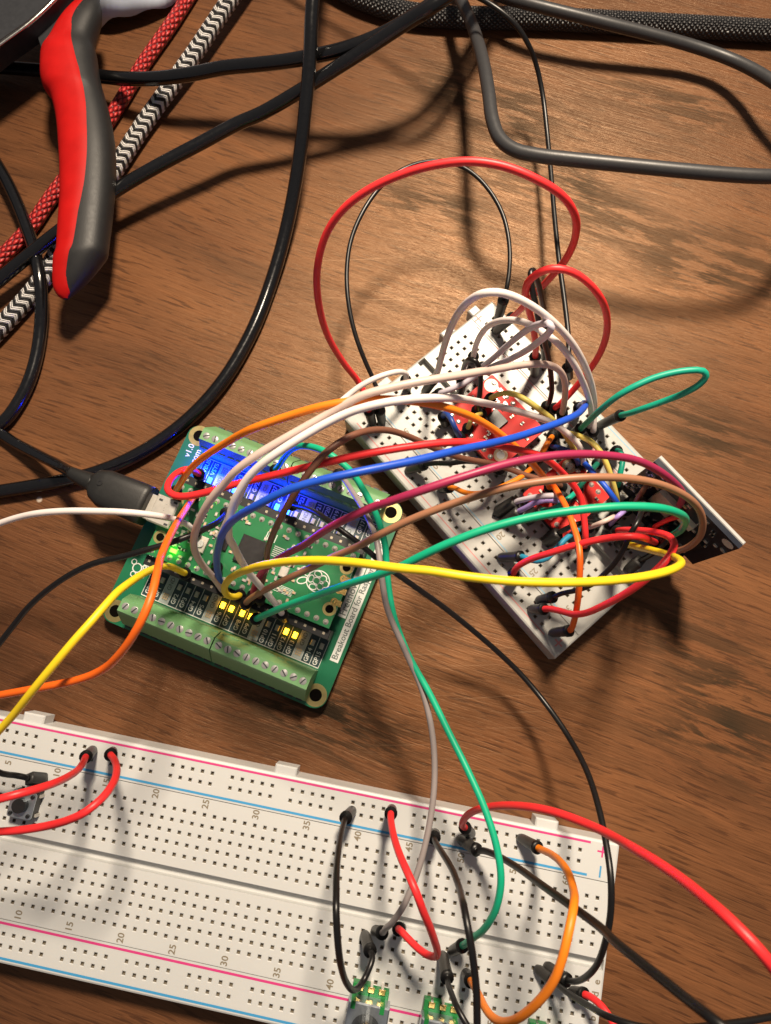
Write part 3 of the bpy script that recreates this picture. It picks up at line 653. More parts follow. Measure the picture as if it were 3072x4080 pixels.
  [(50.2,17.5,20.0),(50.7,17.5,26.0),(51.2,17.5,32.0),(52.5,18.2,36.0),(53.9,18.9,39.0),(56.3,19.9,41.0),(60.1,21.5,42.0),(63.7,22.4,43.0),(68.5,22.9,44.0),(71.9,22.8,44.0),(72.8,21.9,43.0),(72.1,20.7,41.0),(69.6,19.7,38.0),(65.7,19.1,34.0),(62.1,18.8,30.0),(60.5,19.1,26.0)],
  ((58.0,21.9,8.5),(59.8,20.1,22.0))),
 ('yellow_pale',1.7,'olive yellow jumper wire crossing the red sensor board diagonally','jumper wires on the small breadboard',
  ((27.7,28.8,10.0),(27.7,26.4,18.0)),
  [(28.8,25.9,22.0),(30.5,24.8,26.0),(32.6,23.1,29.0),(34.9,21.1,30.0),(37.8,19.3,29.0),(41.1,17.7,27.0),(44.7,15.3,24.0),(46.4,14.1,21.0),(48.2,12.6,19.0),(49.2,11.7,17.0)],
  ((51.9,11.2,8.5),(50.2,11.2,14.0))),
 ('yellow_pale',1.7,'pale yellow jumper wire running along the far power rail','jumper wires on the small breadboard',
  ((46.0,19.4,8.5),(46.9,17.8,15.0)),
  [(48.4,16.6,18.0),(50.1,14.4,22.0),(51.6,11.9,25.0),(53.4,9.5,25.0),(54.8,6.8,24.0),(56.2,4.4,22.0),(57.5,1.9,20.0),(58.5,0.0,18.0)],
  ((61.3,-0.6,10.0),(59.6,-0.5,15.0))),
 ('blue',1.7,'short blue jumper wire beside the display module','jumper wires on the small breadboard',
  ((51.2,12.5,8.5),(51.4,10.4,14.0)),
  [(51.8,8.5,17.0),(53.2,4.8,20.0),(54.9,1.4,22.0),(56.8,-0.9,21.0),(58.4,-2.2,19.0)],
  ((62.3,-2.0,10.0),(60.3,-2.4,15.0))),
 ('green_dark',1.7,'short dark green jumper wire under the plum wire','jumper wires on the small breadboard',
  ((58.0,12.5,8.5),(55.4,9.7,14.0)),
  [(53.3,7.4,16.0),(51.0,4.7,18.0),(50.0,3.1,17.0)],
  ((49.4,2.0,8.5),(49.5,2.2,14.0))),
 ('teal',1.7,'short teal jumper wire standing by the far power rail','jumper wires on the small breadboard',
  ((61.3,14.5,8.5),(61.1,13.5,13.0)),
  [(60.9,11.9,17.0),(60.6,9.2,19.0),(59.7,6.3,19.0),(59.6,4.0,17.0)],
  ((61.8,4.0,8.5),(60.3,3.8,14.0))),
 ('orange',1.6,'short orange jumper wire sagging beside the near power rail','jumper wires on the small breadboard',
  ((14.7,4.4,8.5),(16.8,3.5,14.0)),
  [(18.0,3.0,16.0),(19.8,0.9,19.0),(22.7,-0.3,22.0),(25.9,0.1,23.0),(29.6,1.6,23.0),(33.8,3.8,22.0)],
  ((41.4,12.1,10.0),(37.6,7.6,18.0))),
 ('orange',1.7,'short stub of orange jumper wire below the blue wire','jumper wires on the small breadboard',
  ((45.4,19.9,10.0),(43.1,15.8,18.0)),
  [(41.6,13.9,21.0),(40.4,11.9,22.0),(39.7,10.6,21.0)],
  ((40.4,11.1,10.0),(39.8,10.6,17.0))),
 ('red',1.9,'red jumper wire with plum tinted end running along the near half of the small breadboard','jumper wires on the small breadboard',
  ((34.1,-19.4,8.5),(32.4,-19.1,15.0)),
  [(32.6,-17.8,18.0),(35.3,-16.4,22.0),(39.0,-15.8,27.0),(43.8,-14.6,31.0),(48.2,-13.9,35.0),(52.7,-13.7,38.0),(55.6,-13.8,39.0),(58.3,-13.7,36.0),(61.9,-13.3,30.0)],
  ((70.7,-11.8,12.0),(65.9,-12.4,22.0))),
 ('red',1.9,'red jumper wire looping round the near corner of the small breadboard','jumper wires on the small breadboard',
  ((37.3,-27.5,8.5),(39.9,-27.9,14.0)),
  [(40.7,-27.9,16.0),(42.7,-28.8,20.0),(44.4,-30.1,25.0),(45.9,-30.2,30.0),(48.4,-28.8,36.0),(50.9,-27.2,41.0),(53.5,-25.2,45.0),(56.8,-22.3,47.0),(59.5,-19.6,47.0),(61.7,-16.9,45.0),(62.6,-14.4,41.0),(61.5,-12.4,36.0),(59.3,-10.9,30.0),(57.9,-9.7,24.0)],
  ((59.7,-7.3,8.5),(58.3,-8.8,18.0))),
 ('orange_deep',1.8,'rusty orange jumper wire running straight down to near corner of the small breadboard','jumper wires on the small breadboard',
  ((42.3,-33.6,8.5),(45.7,-33.3,15.0)),
  [(46.0,-31.7,18.0),(45.4,-29.2,24.0),(44.9,-25.4,29.0),(44.6,-21.6,32.0),(44.7,-17.6,33.0),(44.7,-13.6,32.0),(44.4,-10.4,30.0),(43.8,-4.9,27.0),(43.1,-1.6,24.0),(42.4,1.7,21.0)],
  ((43.6,6.6,10.0),(43.0,3.9,16.0))),
 ('black',1.5,'dark jumper wire from display module down to the near power rail','jumper wires on the small breadboard',
  ((39.3,-25.3,8.5),(42.0,-25.0,15.0)),
  [(43.3,-24.3,17.0),(47.4,-23.8,20.0),(49.3,-23.1,24.0),(51.1,-21.1,28.0),(52.9,-18.8,32.0),(54.2,-15.9,35.0),(55.0,-12.8,37.0),(56.4,-10.9,38.0),(58.1,-8.1,36.0)],
  ((65.6,-1.1,18.0),(61.4,-5.1,28.0))),
 ('teal_blue',1.7,'teal blue jumper wire stub behind the near red wire','jumper wires on the small breadboard',
  ((29.7,-14.0,8.5),(34.7,-14.6,14.0)),
  [(35.8,-15.3,15.0),(38.0,-16.5,17.0),(40.6,-15.8,18.0),(42.8,-13.3,18.0),(45.2,-10.7,17.0),(47.7,-9.0,16.0)],
  ((52.2,-6.0,8.5),(49.7,-7.7,13.0))),
 ('lavender',1.7,'short lavender jumper wire with black plug beside the brown arch','jumper wires on the small breadboard',
  ((29.4,-2.3,8.5),(33.7,-0.6,15.0)),
  [(34.9,-0.6,17.0),(37.1,-0.6,20.0),(39.9,-0.6,22.0),(42.8,-0.4,21.0)],
  ((48.1,1.7,10.0),(45.0,0.5,16.0))),
 ('violet',1.7,'short violet jumper wire with black plug above the green arch','jumper wires on the small breadboard',
  ((31.2,-4.3,8.5),(34.5,-3.0,15.0)),
  [(35.3,-3.0,17.0),(37.3,-2.0,20.0),(40.0,-1.3,21.0),(43.4,-1.6,20.0)],
  ((48.5,0.2,10.0),(45.4,-0.9,16.0))),
 ('blue_dark',1.7,'dark blue jumper wire tucked under the orange arch','jumper wires on the small breadboard',
  ((16.5,22.2,8.5),(15.5,22.9,14.0)),
  [(15.9,23.0,17.0),(17.0,20.5,20.0),(17.8,18.2,20.0),(18.7,17.2,18.0)],
  ((21.0,17.9,8.5),(19.8,17.7,13.0))),
 ('black',1.7,'black jumper wire dropping from the cables above to the far edge of the small breadboard','jumper wires on the small breadboard',
  None,
  [(25.7,139.9,30.0),(31.3,135.5,30.0),(36.6,132.6,28.0),(40.8,129.7,24.0),(44.1,128.6,18.0),(46.4,122.8,14.0),(47.5,111.9,12.0),(48.0,98.0,12.0),(48.0,83.8,13.0),(48.3,68.7,14.0),(49.1,55.5,15.0),(49.4,43.5,16.0),(48.8,38.4,17.0)],
  ((50.8,35.7,8.5),(48.8,36.1,15.0))),
 ('black',1.6,'black jumper wire crossing under the blue arch beside the near power rail','jumper wires on the small breadboard',
  ((5.8,9.6,8.5),(10.3,9.6,14.0)),
  [(13.0,9.6,16.0),(16.5,8.1,20.0),(20.4,8.1,23.0),(24.2,7.4,24.0),(27.1,7.0,22.0)],
  ((32.0,9.0,8.5),(29.7,8.1,15.0))),
 ('teal',1.6,'short teal jumper wire with black plug under the light brown arch','jumper wires on the small breadboard',
  ((37.2,-4.1,8.5),(40.3,-2.9,15.0)),
  [(41.7,-3.2,17.0),(43.3,-3.1,20.0),(45.1,-1.7,22.0),(47.0,-0.2,21.0)],
  ((52.1,4.9,10.0),(49.6,2.3,15.0))),
 ('black',1.6,'stubby black jumper wire with black plug in front of the sensor boards','jumper wires on the small breadboard',
  ((42.2,-10.1,8.5),(44.5,-8.5,14.0)),
  [(45.3,-8.2,16.0),(46.9,-7.6,19.0),(48.9,-7.1,20.0),(51.2,-6.5,18.0)],
  ((56.5,-4.6,8.5),(54.0,-5.5,13.0))),
 ('beige',1.5,'pale cream jumper wire behind the bright green arch','jumper wires on the small breadboard',
  ((52.3,-6.8,8.5),(52.2,-7.2,14.0)),
  [(53.0,-7.2,17.0),(54.3,-6.9,20.0),(56.1,-6.0,20.0)],
  ((62.1,-2.4,8.5),(59.1,-4.2,14.0))),
 ('black',1.6,'black jumper wire with black plug at the foot of the display module','jumper wires on the small breadboard',
  ((63.2,-17.2,8.5),(64.7,-15.7,14.0)),
  [(65.7,-15.2,16.0),(66.4,-14.5,20.0),(67.1,-13.3,24.0),(67.5,-11.9,26.0)],
  ((72.7,-7.2,16.0),(68.9,-10.0,24.0))),
 ('red',1.4,'thin dull red jumper wire slanting across the back of the display module','jumper wires on the small breadboard',
  ((67.7,-8.2,14.0),(66.7,-8.2,20.0)),
  [(67.2,-7.9,23.0),(67.7,-7.7,27.0),(68.7,-7.6,29.0)],
  ((75.0,-5.3,20.0),(70.7,-7.0,27.0))),
 ('brown',1.5,'thin brown jumper wire rising behind the light brown arch at the display module','jumper wires on the small breadboard',
  ((63.6,-1.8,14.0),(62.5,-1.9,20.0)),
  [(62.0,-1.6,24.0),(61.7,-1.0,28.0),(62.2,0.0,29.0)],
  ((67.6,4.4,18.0),(64.3,1.8,25.0))),
 ('violet',1.5,'violet jumper wire end tucked behind the bright green arch','jumper wires on the small breadboard',
  ((58.5,-6.8,8.5),(57.8,-6.4,14.0)),
  [(57.9,-5.8,17.0),(58.2,-5.3,19.0),(59.7,-4.2,18.0)],
  ((64.3,-1.1,10.0),(61.7,-2.9,15.0))),
 ('blue_dark',1.6,'dark blue jumper wire crossing between the two red sensor boards','jumper wires on the small breadboard',
  ((44.4,16.8,8.5),(43.8,14.6,14.0)),
  [(44.3,13.3,17.0),(45.7,12.3,19.0),(47.4,11.1,20.0),(48.9,9.5,19.0)],
  ((52.5,10.0,8.5),(50.9,9.7,13.0))),
 ('yellow_pale',1.5,'short dull yellow jumper wire beside the dark blue plug','jumper wires on the small breadboard',
  ((22.1,19.7,8.5),(22.0,19.7,14.0)),
  [(22.3,20.1,16.0),(22.5,20.9,18.0),(23.7,21.7,18.0)],
  ((27.0,25.2,10.0),(25.5,23.5,14.0))),
]
CABLES = [
 ('power_cable','cable_black',3.9,'thick glossy black cable curving from top edge behind the controller to left edge',
  [(-19.3,138.5,34.0),(-20.0,132.9,30.0),(-20.4,125.3,27.0),(-21.8,116.4,22.0),(-24.5,101.9,14.0),(-28.3,87.9,6.0),(-33.1,70.5,2.4),(-38.7,52.5,2.3),(-46.8,36.8,2.3),(-56.7,25.1,2.3),(-69.3,15.9,2.3),(-81.2,10.5,2.3),(-93.4,8.0,2.3),(-107.4,5.7,2.3),(-112.5,4.9,2.3)]),
 ('monitor_cable','cable_black',4.0,'black cable crossing level from behind the pliers towards the upper centre',
  [(-125.0,143.9,4.0),(-114.6,142.9,4.0),(-101.1,139.6,6.0),(-88.3,135.9,8.0),(-79.7,132.9,10.0),(-69.4,130.8,12.0),(-57.2,130.5,14.0),(-47.5,131.0,16.0),(-37.2,129.7,18.0),(-28.8,128.7,20.0),(-21.0,128.3,22.0),(-11.6,128.4,24.0),(-3.6,129.6,26.0),(4.6,132.4,28.0),(12.2,136.0,30.0),(17.3,139.5,31.0),(31.4,161.6,24.0),(48.4,198.1,12.0)]),
 ('audio_cable','cable_black',3.9,'black cable slanting from lower left under the pliers up to the upper centre',
  [(-114.9,65.8,6.0),(-108.2,71.7,7.0),(-101.5,77.0,8.0),(-94.5,82.5,9.0),(-85.8,89.0,10.0),(-78.2,94.3,11.0),(-67.4,100.6,12.0),(-53.9,107.6,13.0),(-42.2,114.2,14.0),(-37.3,114.8,15.0),(-25.5,118.7,19.0),(-14.2,123.0,23.0),(-3.6,126.6,27.0),(5.8,130.0,31.0),(13.6,131.3,35.0),(18.0,132.8,37.0),(32.8,155.9,28.0),(52.2,194.1,12.0)]),
 ('charging_cable','cable_black',3.6,'black cable bending down along the left edge beside the braided cables',
  [(-120.7,111.2,5.0),(-115.6,103.6,5.0),(-110.2,93.6,5.0),(-105.0,81.7,5.0),(-101.7,74.0,7.0),(-100.1,68.0,7.0),(-99.9,60.8,5.0),(-100.5,54.5,3.0),(-101.2,45.7,2.2),(-102.6,38.1,2.2),(-105.1,31.6,2.2),(-108.4,26.0,2.2),(-112.2,23.7,2.2)]),
 ('extension_cable','cable_grey',3.6,'matt dark grey cable forming a wide raised loop off the right edge',
  [(13.5,197.4,6.0),(22.3,160.4,12.0),(25.9,144.3,17.0),(27.1,131.2,22.0),(27.9,119.6,26.0),(28.3,109.3,29.0),(28.5,98.5,31.0),(30.1,92.0,32.0),(33.6,88.0,33.0),(39.3,85.8,34.0),(46.8,83.9,35.0),(59.9,81.4,36.0),(74.7,78.7,37.0),(86.0,77.4,37.0),(96.1,76.7,37.0),(107.2,78.5,35.0),(116.7,85.8,31.0),(125.3,99.9,22.0),(125.0,111.3,18.0),(113.8,126.8,13.0),(110.4,134.0,10.0),(104.5,140.0,8.0),(96.4,143.6,8.0),(81.8,146.6,10.0),(67.3,148.9,12.0),(53.2,152.3,13.0),(46.3,154.5,13.0),(37.7,158.4,12.0),(31.1,165.0,9.0),(13.5,182.7,4.0)]),
 ('braided_cable','braid_black',6.4,'thick black braided cable lying across the top of the picture',
  [(-20.7,178.0,3.3),(-14.6,172.4,3.3),(-6.6,167.8,3.3),(1.4,164.5,3.3),(8.8,162.2,3.3),(20.6,161.0,3.3),(32.9,160.4,3.3),(41.1,160.5,3.3),(60.6,159.3,3.3),(80.1,157.7,3.3),(101.8,155.9,3.3),(125.9,153.9,3.3)]),
 ('braided_cable','braid_red',4.3,'red braided cable running diagonally under the pliers',
  [(-62.5,175.0,2.2),(-67.4,164.5,2.2),(-70.5,158.3,2.2),(-73.7,152.5,2.2),(-77.2,146.0,2.2),(-80.6,138.4,2.2),(-84.2,129.6,2.2),(-92.7,113.9,2.2),(-99.8,102.3,2.2),(-103.4,96.0,2.2),(-106.2,89.7,2.2),(-110.2,84.0,2.2),(-114.7,78.4,2.2),(-118.9,73.8,2.2)]),
 ('braided_cable','braid_chevron',5.3,'black and white chevron braided cable running diagonally under the pliers',
  [(-47.7,169.4,6.0),(-53.8,158.5,5.5),(-58.4,150.0,5.0),(-63.0,142.4,4.5),(-67.5,135.1,4.0),(-72.1,128.0,3.5),(-76.5,120.4,3.0),(-80.8,111.9,2.8),(-84.9,103.4,2.7),(-91.4,90.8,2.7),(-98.3,79.0,2.7),(-100.8,72.0,2.7),(-103.9,66.8,2.7),(-107.1,62.2,2.7),(-110.3,57.9,2.7),(-113.5,53.8,2.7),(-116.7,49.9,2.7)]),
]
USB_CORD = [(-112.2,24.2,2.2),(-108.5,22.3,2.2),(-105.0,19.9,2.5),(-100.0,17.3,4.0),(-93.0,13.6,7.0),(-85.9,10.0,10.5),(-81.2,7.7,14.0)]
GRIP = [(157.2,-92.2,-89.3,-87.4,14.5),(153.8,-94.7,-90.2,-86.3,14.5),(149.9,-97.0,-91.4,-86.2,14.5),(146.1,-98.7,-92.1,-86.9,14.5),(141.1,-100.3,-91.8,-87.8,14.5),(137.3,-102.1,-90.9,-86.6,14.5),(132.4,-101.9,-89.4,-85.8,14.5),(127.5,-101.3,-87.7,-84.5,14.5),(124.3,-100.1,-86.8,-83.4,14.5),(121.6,-97.7,-86.1,-82.5,14.5),(115.8,-95.8,-84.8,-80.7,14.5),(111.0,-94.8,-84.1,-79.6,14.5),(105.9,-94.0,-83.4,-78.6,14.5),(100.7,-93.2,-83.0,-78.0,14.5),(95.7,-92.6,-82.9,-77.7,14.5),(90.6,-92.1,-83.0,-77.6,14.5),(85.7,-91.8,-83.3,-77.6,14.5),(80.8,-91.7,-83.8,-77.7,14.5),(75.9,-91.5,-84.2,-77.9,14.5),(71.1,-91.3,-84.8,-78.0,14.5),(69.3,-92.0,-85.8,-79.2,14.5),(66.2,-92.1,-86.5,-81.2,14.1),(63.1,-92.2,-87.2,-83.6,13.7),(60.5,-91.9,-87.3,-86.1,13.3),(58.8,-90.8,-87.0,-87.8,13.1),(58.1,-89.2,-86.8,-88.4,13.0)]   # y, left, ridge, right, centre height

# ------------------------------------------------------------------ the table
t = MB()
t.box(-620, 640, -420, 560, -24, 0, 0, ch=1.5)
o = t.build('table', MAT['wood'])
o['kind'] = 'structure'; o['label'] = 'brown wood grain table top under the electronics'

# ------------------------------------------------------------------ breadboards
P = 2.54
def breadboard(name, label, loc, ang, x0, x1, y0, y1, bands, lines, mat, tabs, numbers, marks, ink, groove, seams):
    """bands: (ya, yb, xs, ys) areas of holes; all in the board's own frame; top at 8.5 mm"""
    r = thing(name, label, 'breadboard', (loc[0], loc[1], 0), math.radians(ang))
    zt = 8.5; e = 0.6
    b = MB()
    # skirt and rounded rim
    prof = [(0, 0.0), (0, zt-e), (0.18, zt-0.22), (e, zt)]
    rings = [[(x0+d, y0+d, z), (x1-d, y0+d, z), (x1-d, y1-d, z), (x0+d, y1-d, z)] for d, z in prof]
    for a, c in zip(rings, rings[1:]):
        for i in range(4):
            j = (i+1) % 4
            b.quad(a[i], a[j], c[j], c[i])
    b.poly([rings[0][i] for i in (3, 2, 1, 0)])
    X0, X1 = x0+e, x1-e
    def flat(xa, xb, ya, yb, z=zt):
        if xb-xa > 1e-4 and yb-ya > 1e-4:
            b.quad((xa, ya, z), (xb, ya, z), (xb, yb, z), (xa, yb, z))
    ho, hi = 0.54, 0.385
    def hole(cx, cy):
        o_ = [(cx-ho, cy-ho, zt), (cx+ho, cy-ho, zt), (cx+ho, cy+ho, zt), (cx-ho, cy+ho, zt)]
        i_ = [(cx-hi, cy-hi, zt-0.14), (cx+hi, cy-hi, zt-0.14), (cx+hi, cy+hi, zt-0.14), (cx-hi, cy+hi, zt-0.14)]
        d_ = [(cx-hi, cy-hi, zt-1.1), (cx+hi, cy-hi, zt-1.1), (cx+hi, cy+hi, zt-1.1), (cx-hi, cy+hi, zt-1.1)]
        for i in range(4):
            j = (i+1) % 4
            b.quad(o_[i], o_[j], i_[j], i_[i], 0)
            b.quad(i_[i], i_[j], d_[j], d_[i], 1)
        b.quad(*d_, 2 if random.random() < 0.35 else 1)
    ycur = y0+e
    items = sorted([('band',)+bd for bd in bands] + [('cut',)+c for c in groove+seams], key=lambda q: q[1])
    for it in items:
        ya, yb = it[1], it[2]
        flat(X0, X1, ycur, ya)
        ycur = yb
        if it[0] == 'cut':
            dz = it[3]
            b.quad((X0, ya, zt), (X1, ya, zt), (X1, ya, zt-dz), (X0, ya, zt-dz))
            flat(X0, X1, ya, yb, zt-dz)
            b.quad((X0, yb, zt-dz), (X1, yb, zt-dz), (X1, yb, zt), (X0, yb, zt))
            for xx in (X0, X1):
                b.quad((xx, ya, zt-dz), (xx, yb, zt-dz), (xx, yb, zt), (xx, ya, zt))
            continue
        xs, ys = it[3], it[4]
        yc = ya
        for cy in sorted(ys):
            flat(X0, X1, yc, cy-ho)
            xc = X0
            for cx in sorted(xs):
                flat(xc, cx-ho, cy-ho, cy+ho)
                hole(cx, cy)
                xc = cx+ho
            flat(xc, X1, cy-ho, cy+ho)
            yc = cy+ho
        flat(X0, X1, yc, yb)
    flat(X0, X1, ycur, y1-e)
    b.build('body', [mat, MAT['contact_dark'], MAT['contact_metal']], r)
    for tx, ty, wx, wy in tabs:
        tb = MB(); tb.box(tx-wx/2, tx+wx/2, ty-wy/2, ty+wy/2, 2.5, 7.9, 0, ch=0.35)
        tb.build('dovetail_tab', mat, r)
    for ya, xa, xb, wdt, m in lines:
        l = MB(); l.box(xa, xb, ya-wdt/2, ya+wdt/2, zt-0.2, zt+0.03)
        l.build('rail_line', m, r)
    for body, x, y, rot in numbers:
        text('printed_number', body, 1.62, ink, r, x, y, zt+0.03, math.radians(rot), bold=0.045)
    for x, y, kind, m in marks:
        l = MB()
        if kind == '+':
            l.box(x-1.25, x+1.25, y-0.2, y+0.2, zt-0.2, zt+0.03); l.box(x-0.2, x+0.2, y-1.25, y+1.25, zt-0.2, zt+0.045)
        else:
            l.box(x-0.2, x+0.2, y-1.3, y+1.3, zt-0.2, zt+0.03)
        l.build('polarity_mark', m, r)
    return r

BIG_O, BIG_A = (-106.62, -65.55), -10.898
SM_O, SM_A = (1.13, 30.22), -49.685
def rail_xs(start, groups): return [(start+6*g+i)*P for g in range(groups) for i in range(5)]
cols = [i*P for i in range(1, 64)]
up_rows = [-i*P for i in range(5)]
lo_rows = [-i*P for i in range(7, 12)]
nums = []
for i in range(5, 64, 5):
    nums.append((str(i), i*P-0.2, 2.55, 90)); nums.append((str(i), i*P-0.2, -30.35, 90))
for i, ch in enumerate('abcde'):
    nums.append((ch, 64.1*P-0.6, -27.94+i*P, 90)); 
breadboard('breadboard', 'large white breadboard with pink and blue rail lines along the lower edge', BIG_O, BIG_A,
    -0.4*P, 64.5*P, -41.3, 13.0,
    [(5.6, 11.3, rail_xs(2.85, 10), [9.8, 7.26]), (-11.5, 1.2, cols, up_rows), (-29.2, -16.5, cols, lo_rows), (-39.2, -33.6, rail_xs(2.95, 10), [-35.0, -37.54])],
    [(12.0, 1.9*P, 61.75*P, 0.5, MAT['print_pink']), (4.65, 1.9*P, 61.75*P, 0.55, MAT['print_blue']),
     (-32.7, 1.9*P, 61.75*P, 0.55, MAT['print_pink']), (-40.1, 1.9*P, 61.75*P, 0.55, MAT['print_blue'])],
    MAT['board_white'], [(6.0*P, 13.8, 5.6, 2.4), (31.8*P, 13.8, 5.6, 2.4), (57.5*P, 13.8, 5.6, 2.4)],
    nums, [(62.95*P, 10.4, '+', MAT['print_pink']), (62.95*P, 5.9, '-', MAT['print_blue'])], MAT['print_brown'],
    [(-15.15, -12.85, 2.2)], [(3.75, 3.95, 0.5), (-32.0, -31.8, 0.5)])
scols = [i*P for i in range(0, 30)]
nums = []
for i in range(0, 30, 5):
    nums.append((str(30-i if i else 30), (29-i)*P, -2.6, -90)); nums.append((str(30-i if i else 30), (29-i)*P, 30.6, -90))
breadboard('breadboard', 'small half size breadboard crowded with wires beside the green controller', SM_O, SM_A,
    -1.3*P, 31.85*P, -13.3, 41.1,
    [(-11.0, -6.2, rail_xs(0.42, 5), [-9.95, -7.38]), (-1.3, 11.5, scols, [i*P for i in range(5)]), (16.4, 29.3, scols, [i*P for i in range(7, 12)]), (33.9, 39.2, rail_xs(0.42, 5), [35.1, 37.7])],
    [(-11.35, -0.1*P, 29.4*P, 0.28, MAT['print_red_faded']), (-4.1, -0.1*P, 29.4*P, 0.3, MAT['print_blue_faded']), (32.4, -0.1*P, 29.4*P, 0.28, MAT['print_red_faded']), (39.8, -0.1*P, 29.4*P, 0.3, MAT['print_blue_faded'])],
    MAT['board_grey'], [(-1.75*P, 2.0, 2.4, 4.0), (-1.75*P, 25.5, 2.4, 4.0), (-1.75*P, 35.5, 2.4, 3.0)],
    nums, [(30.9*P, -10.0, '+', MAT['print_red_faded']), (0.2*P-2.2, 34.4, '+', MAT['print_red_faded'])], MAT['print_brown'],
    [(12.7, 15.2, 2.2)], [(-4.9, -4.7, 0.5), (32.9, 33.1, 0.5)])

# ------------------------------------------------------------------ breakout board with screw terminals
BO = (-34.97, -14.25); BA = math.radians(-22.054)
ZB = 4.6
brk = thing('breakout_board', 'green breakout board with screw terminals and lit indicator lights', 'circuit board', (BO[0], BO[1], 0), BA)
def rounded(x0, x1, y0, y1, r, k=5):
    pts = []
    for cx, cy, a0 in ((x1-r, y1-r, 0), (x0+r, y1-r, 90), (x0+r, y0+r, 180), (x1-r, y0+r, 270)):
        for i in range(k+1):
            a = math.radians(a0+90*i/k); pts.append((cx+r*math.cos(a), cy+r*math.sin(a)))
    return pts
b = MB(); b.prism(rounded(-32.2, 32.0, -29.3, 29.1, 3.2), ZB-1.6, ZB)
b.build('circuit_panel', MAT['pcb_green'], brk)
for sx, sy in ((-28.9, 26.2), (28.9, 25.9), (-28.9, -26.1), (28.9, -26.0)):
    g = MB(); g.ring(sx, sy, 1.62, 2.95, ZB-1.62, ZB+0.04)
    h = g.build('mounting_ring', MAT['gold_ring'], brk)
    g = MB(); g.cyl(sx, sy, 1.6, ZB-1.5, ZB+0.03, 20); g.build('mounting_hole', MAT['hole_shade'], brk)  # solid disc, the hole's darkness is put into its colour
for lx in (-24, 24):
    for ly in (-9, 9):
        g = MB(); g.cyl(lx, ly, 1.6, 0, ZB-1.58, 12); g.build('rubber_foot', MAT['header_black'], brk)

scr = MB(); scr.cyl(0, 0, 0.98, -0.5, 0.0, 18, 0, bottom=False); scr.cyl(0, 0, 0.98, 0.0, 0.10, 18, 0, r1=0.8, bottom=False); scr.cyl(0, 0, 0.8, 0.10, 0.17, 18, 0, r1=0.3, bottom=False)
SCREW = scr.build('screw', MAT['screw_steel'], mesh_only=True)
slot = MB(); slot.box(-0.85, 0.85, -0.15, 0.15, 0.02, 0.19); SLOT = slot.build('slot', MAT['slot_dark'], mesh_only=True)
sx_bot = [-23.2+2.527*i for i in range(10)] + [2.67+2.54*i for i in range(10)]
def terminal_block(xa, xb, side, xs):
    """side -1: lower edge of the board, +1: upper edge"""
    s = side
    def yy(v): return 0.85 + s*v
    # profile from outside (large v) to inside
    prof = [(29.3, ZB), (29.0, ZB+2.6), (26.3, ZB+9.3), (25.8, ZB+10.0), (22.75, ZB+10.0), (22.3, ZB+9.1), (21.0, ZB+6.6), (20.9, ZB)]
    pr = [(yy(v), z) for v, z in prof]
    if s > 0: pr = pr[::-1]
    m = MB(); m.extrude_x(pr, xa, xb)
    bl = m.build('terminal_block', MAT['terminal_green'], brk, recalc=True)
    for x in xs:
        w = MB(); w.box(x-0.8, x+0.8, min(yy(29.4), yy(28.9)), max(yy(29.4), yy(28.9)), ZB+0.5, ZB+2.4)
        w.build('wire_opening', MAT['slot_dark'], bl)
        g = MB()                                                       # lead-in wedge on the inner slope
        g.box(x-0.95, x+0.95, min(yy(21.2), yy(22.2)), max(yy(21.2), yy(22.2)), ZB+2.0, ZB+7.6, 0, ch=0.25)
        g.build('release_wedge', MAT['terminal_green'], bl)
        so = link('screw', SCREW, bl, (x, yy(24.15), ZB+10.0-0.02), random.uniform(0, 3.14))
        link('slot', SLOT, so)
terminal_block(-24.75, 0.85, -1, sx_bot[:10]); terminal_block(1.15, 27.1, -1, sx_bot[10:])
terminal_block(-24.75, 0.85, 1, sx_bot[:10]); terminal_block(1.15, 27.1, 1, sx_bot[10:])

lab_bot = ['GP0', 'GP1', 'GND', 'GP2', 'GP3', 'GP4', 'GP5', 'GND', 'GP6', 'GP7', 'GP8', 'GP9', 'GND', 'GP10', 'GP11', 'GP12', 'GP13', 'GND', 'GP14', 'GP15']
lab_top = ['VBUS', 'VSYS', 'GND', '3VEN', '3V3', 'VREF', 'GP28', 'GND', 'GP27', 'GP26', 'RUN', 'GP22', 'GND', 'GP21', 'GP20', 'GP19', 'GP18', 'GND', 'GP17', 'GP16']
lit = {'GP6', 'GP7', 'GP8', 'GP9', 'GP12', 'GP13'}
lit_top = {'VSYS', '3V3', 'GP26', 'RUN', 'VBUS'}
ledm = MB(); ledm.box(-0.52, 0.52, -0.78, 0.78, 0, 0.6, 0, ch=0.12)
LED_OFF = ledm.build('indicator_light', MAT['led_off'], mesh_only=True)
LED_Y = ledm.build('indicator_light', MAT['led_yellow_on'], mesh_only=True)
LED_B = ledm.build('indicator_light', MAT['led_blue_on'], mesh_only=True)
resm = MB()
for i in range(3):
    for j in range(3): resm.box(-0.72+i*0.55, -0.36+i*0.55, -0.8+j*0.62, -0.38+j*0.62, 0, 0.3)
RES = resm.build('resistor_array', [MAT['part_tan']], mesh_only=True)
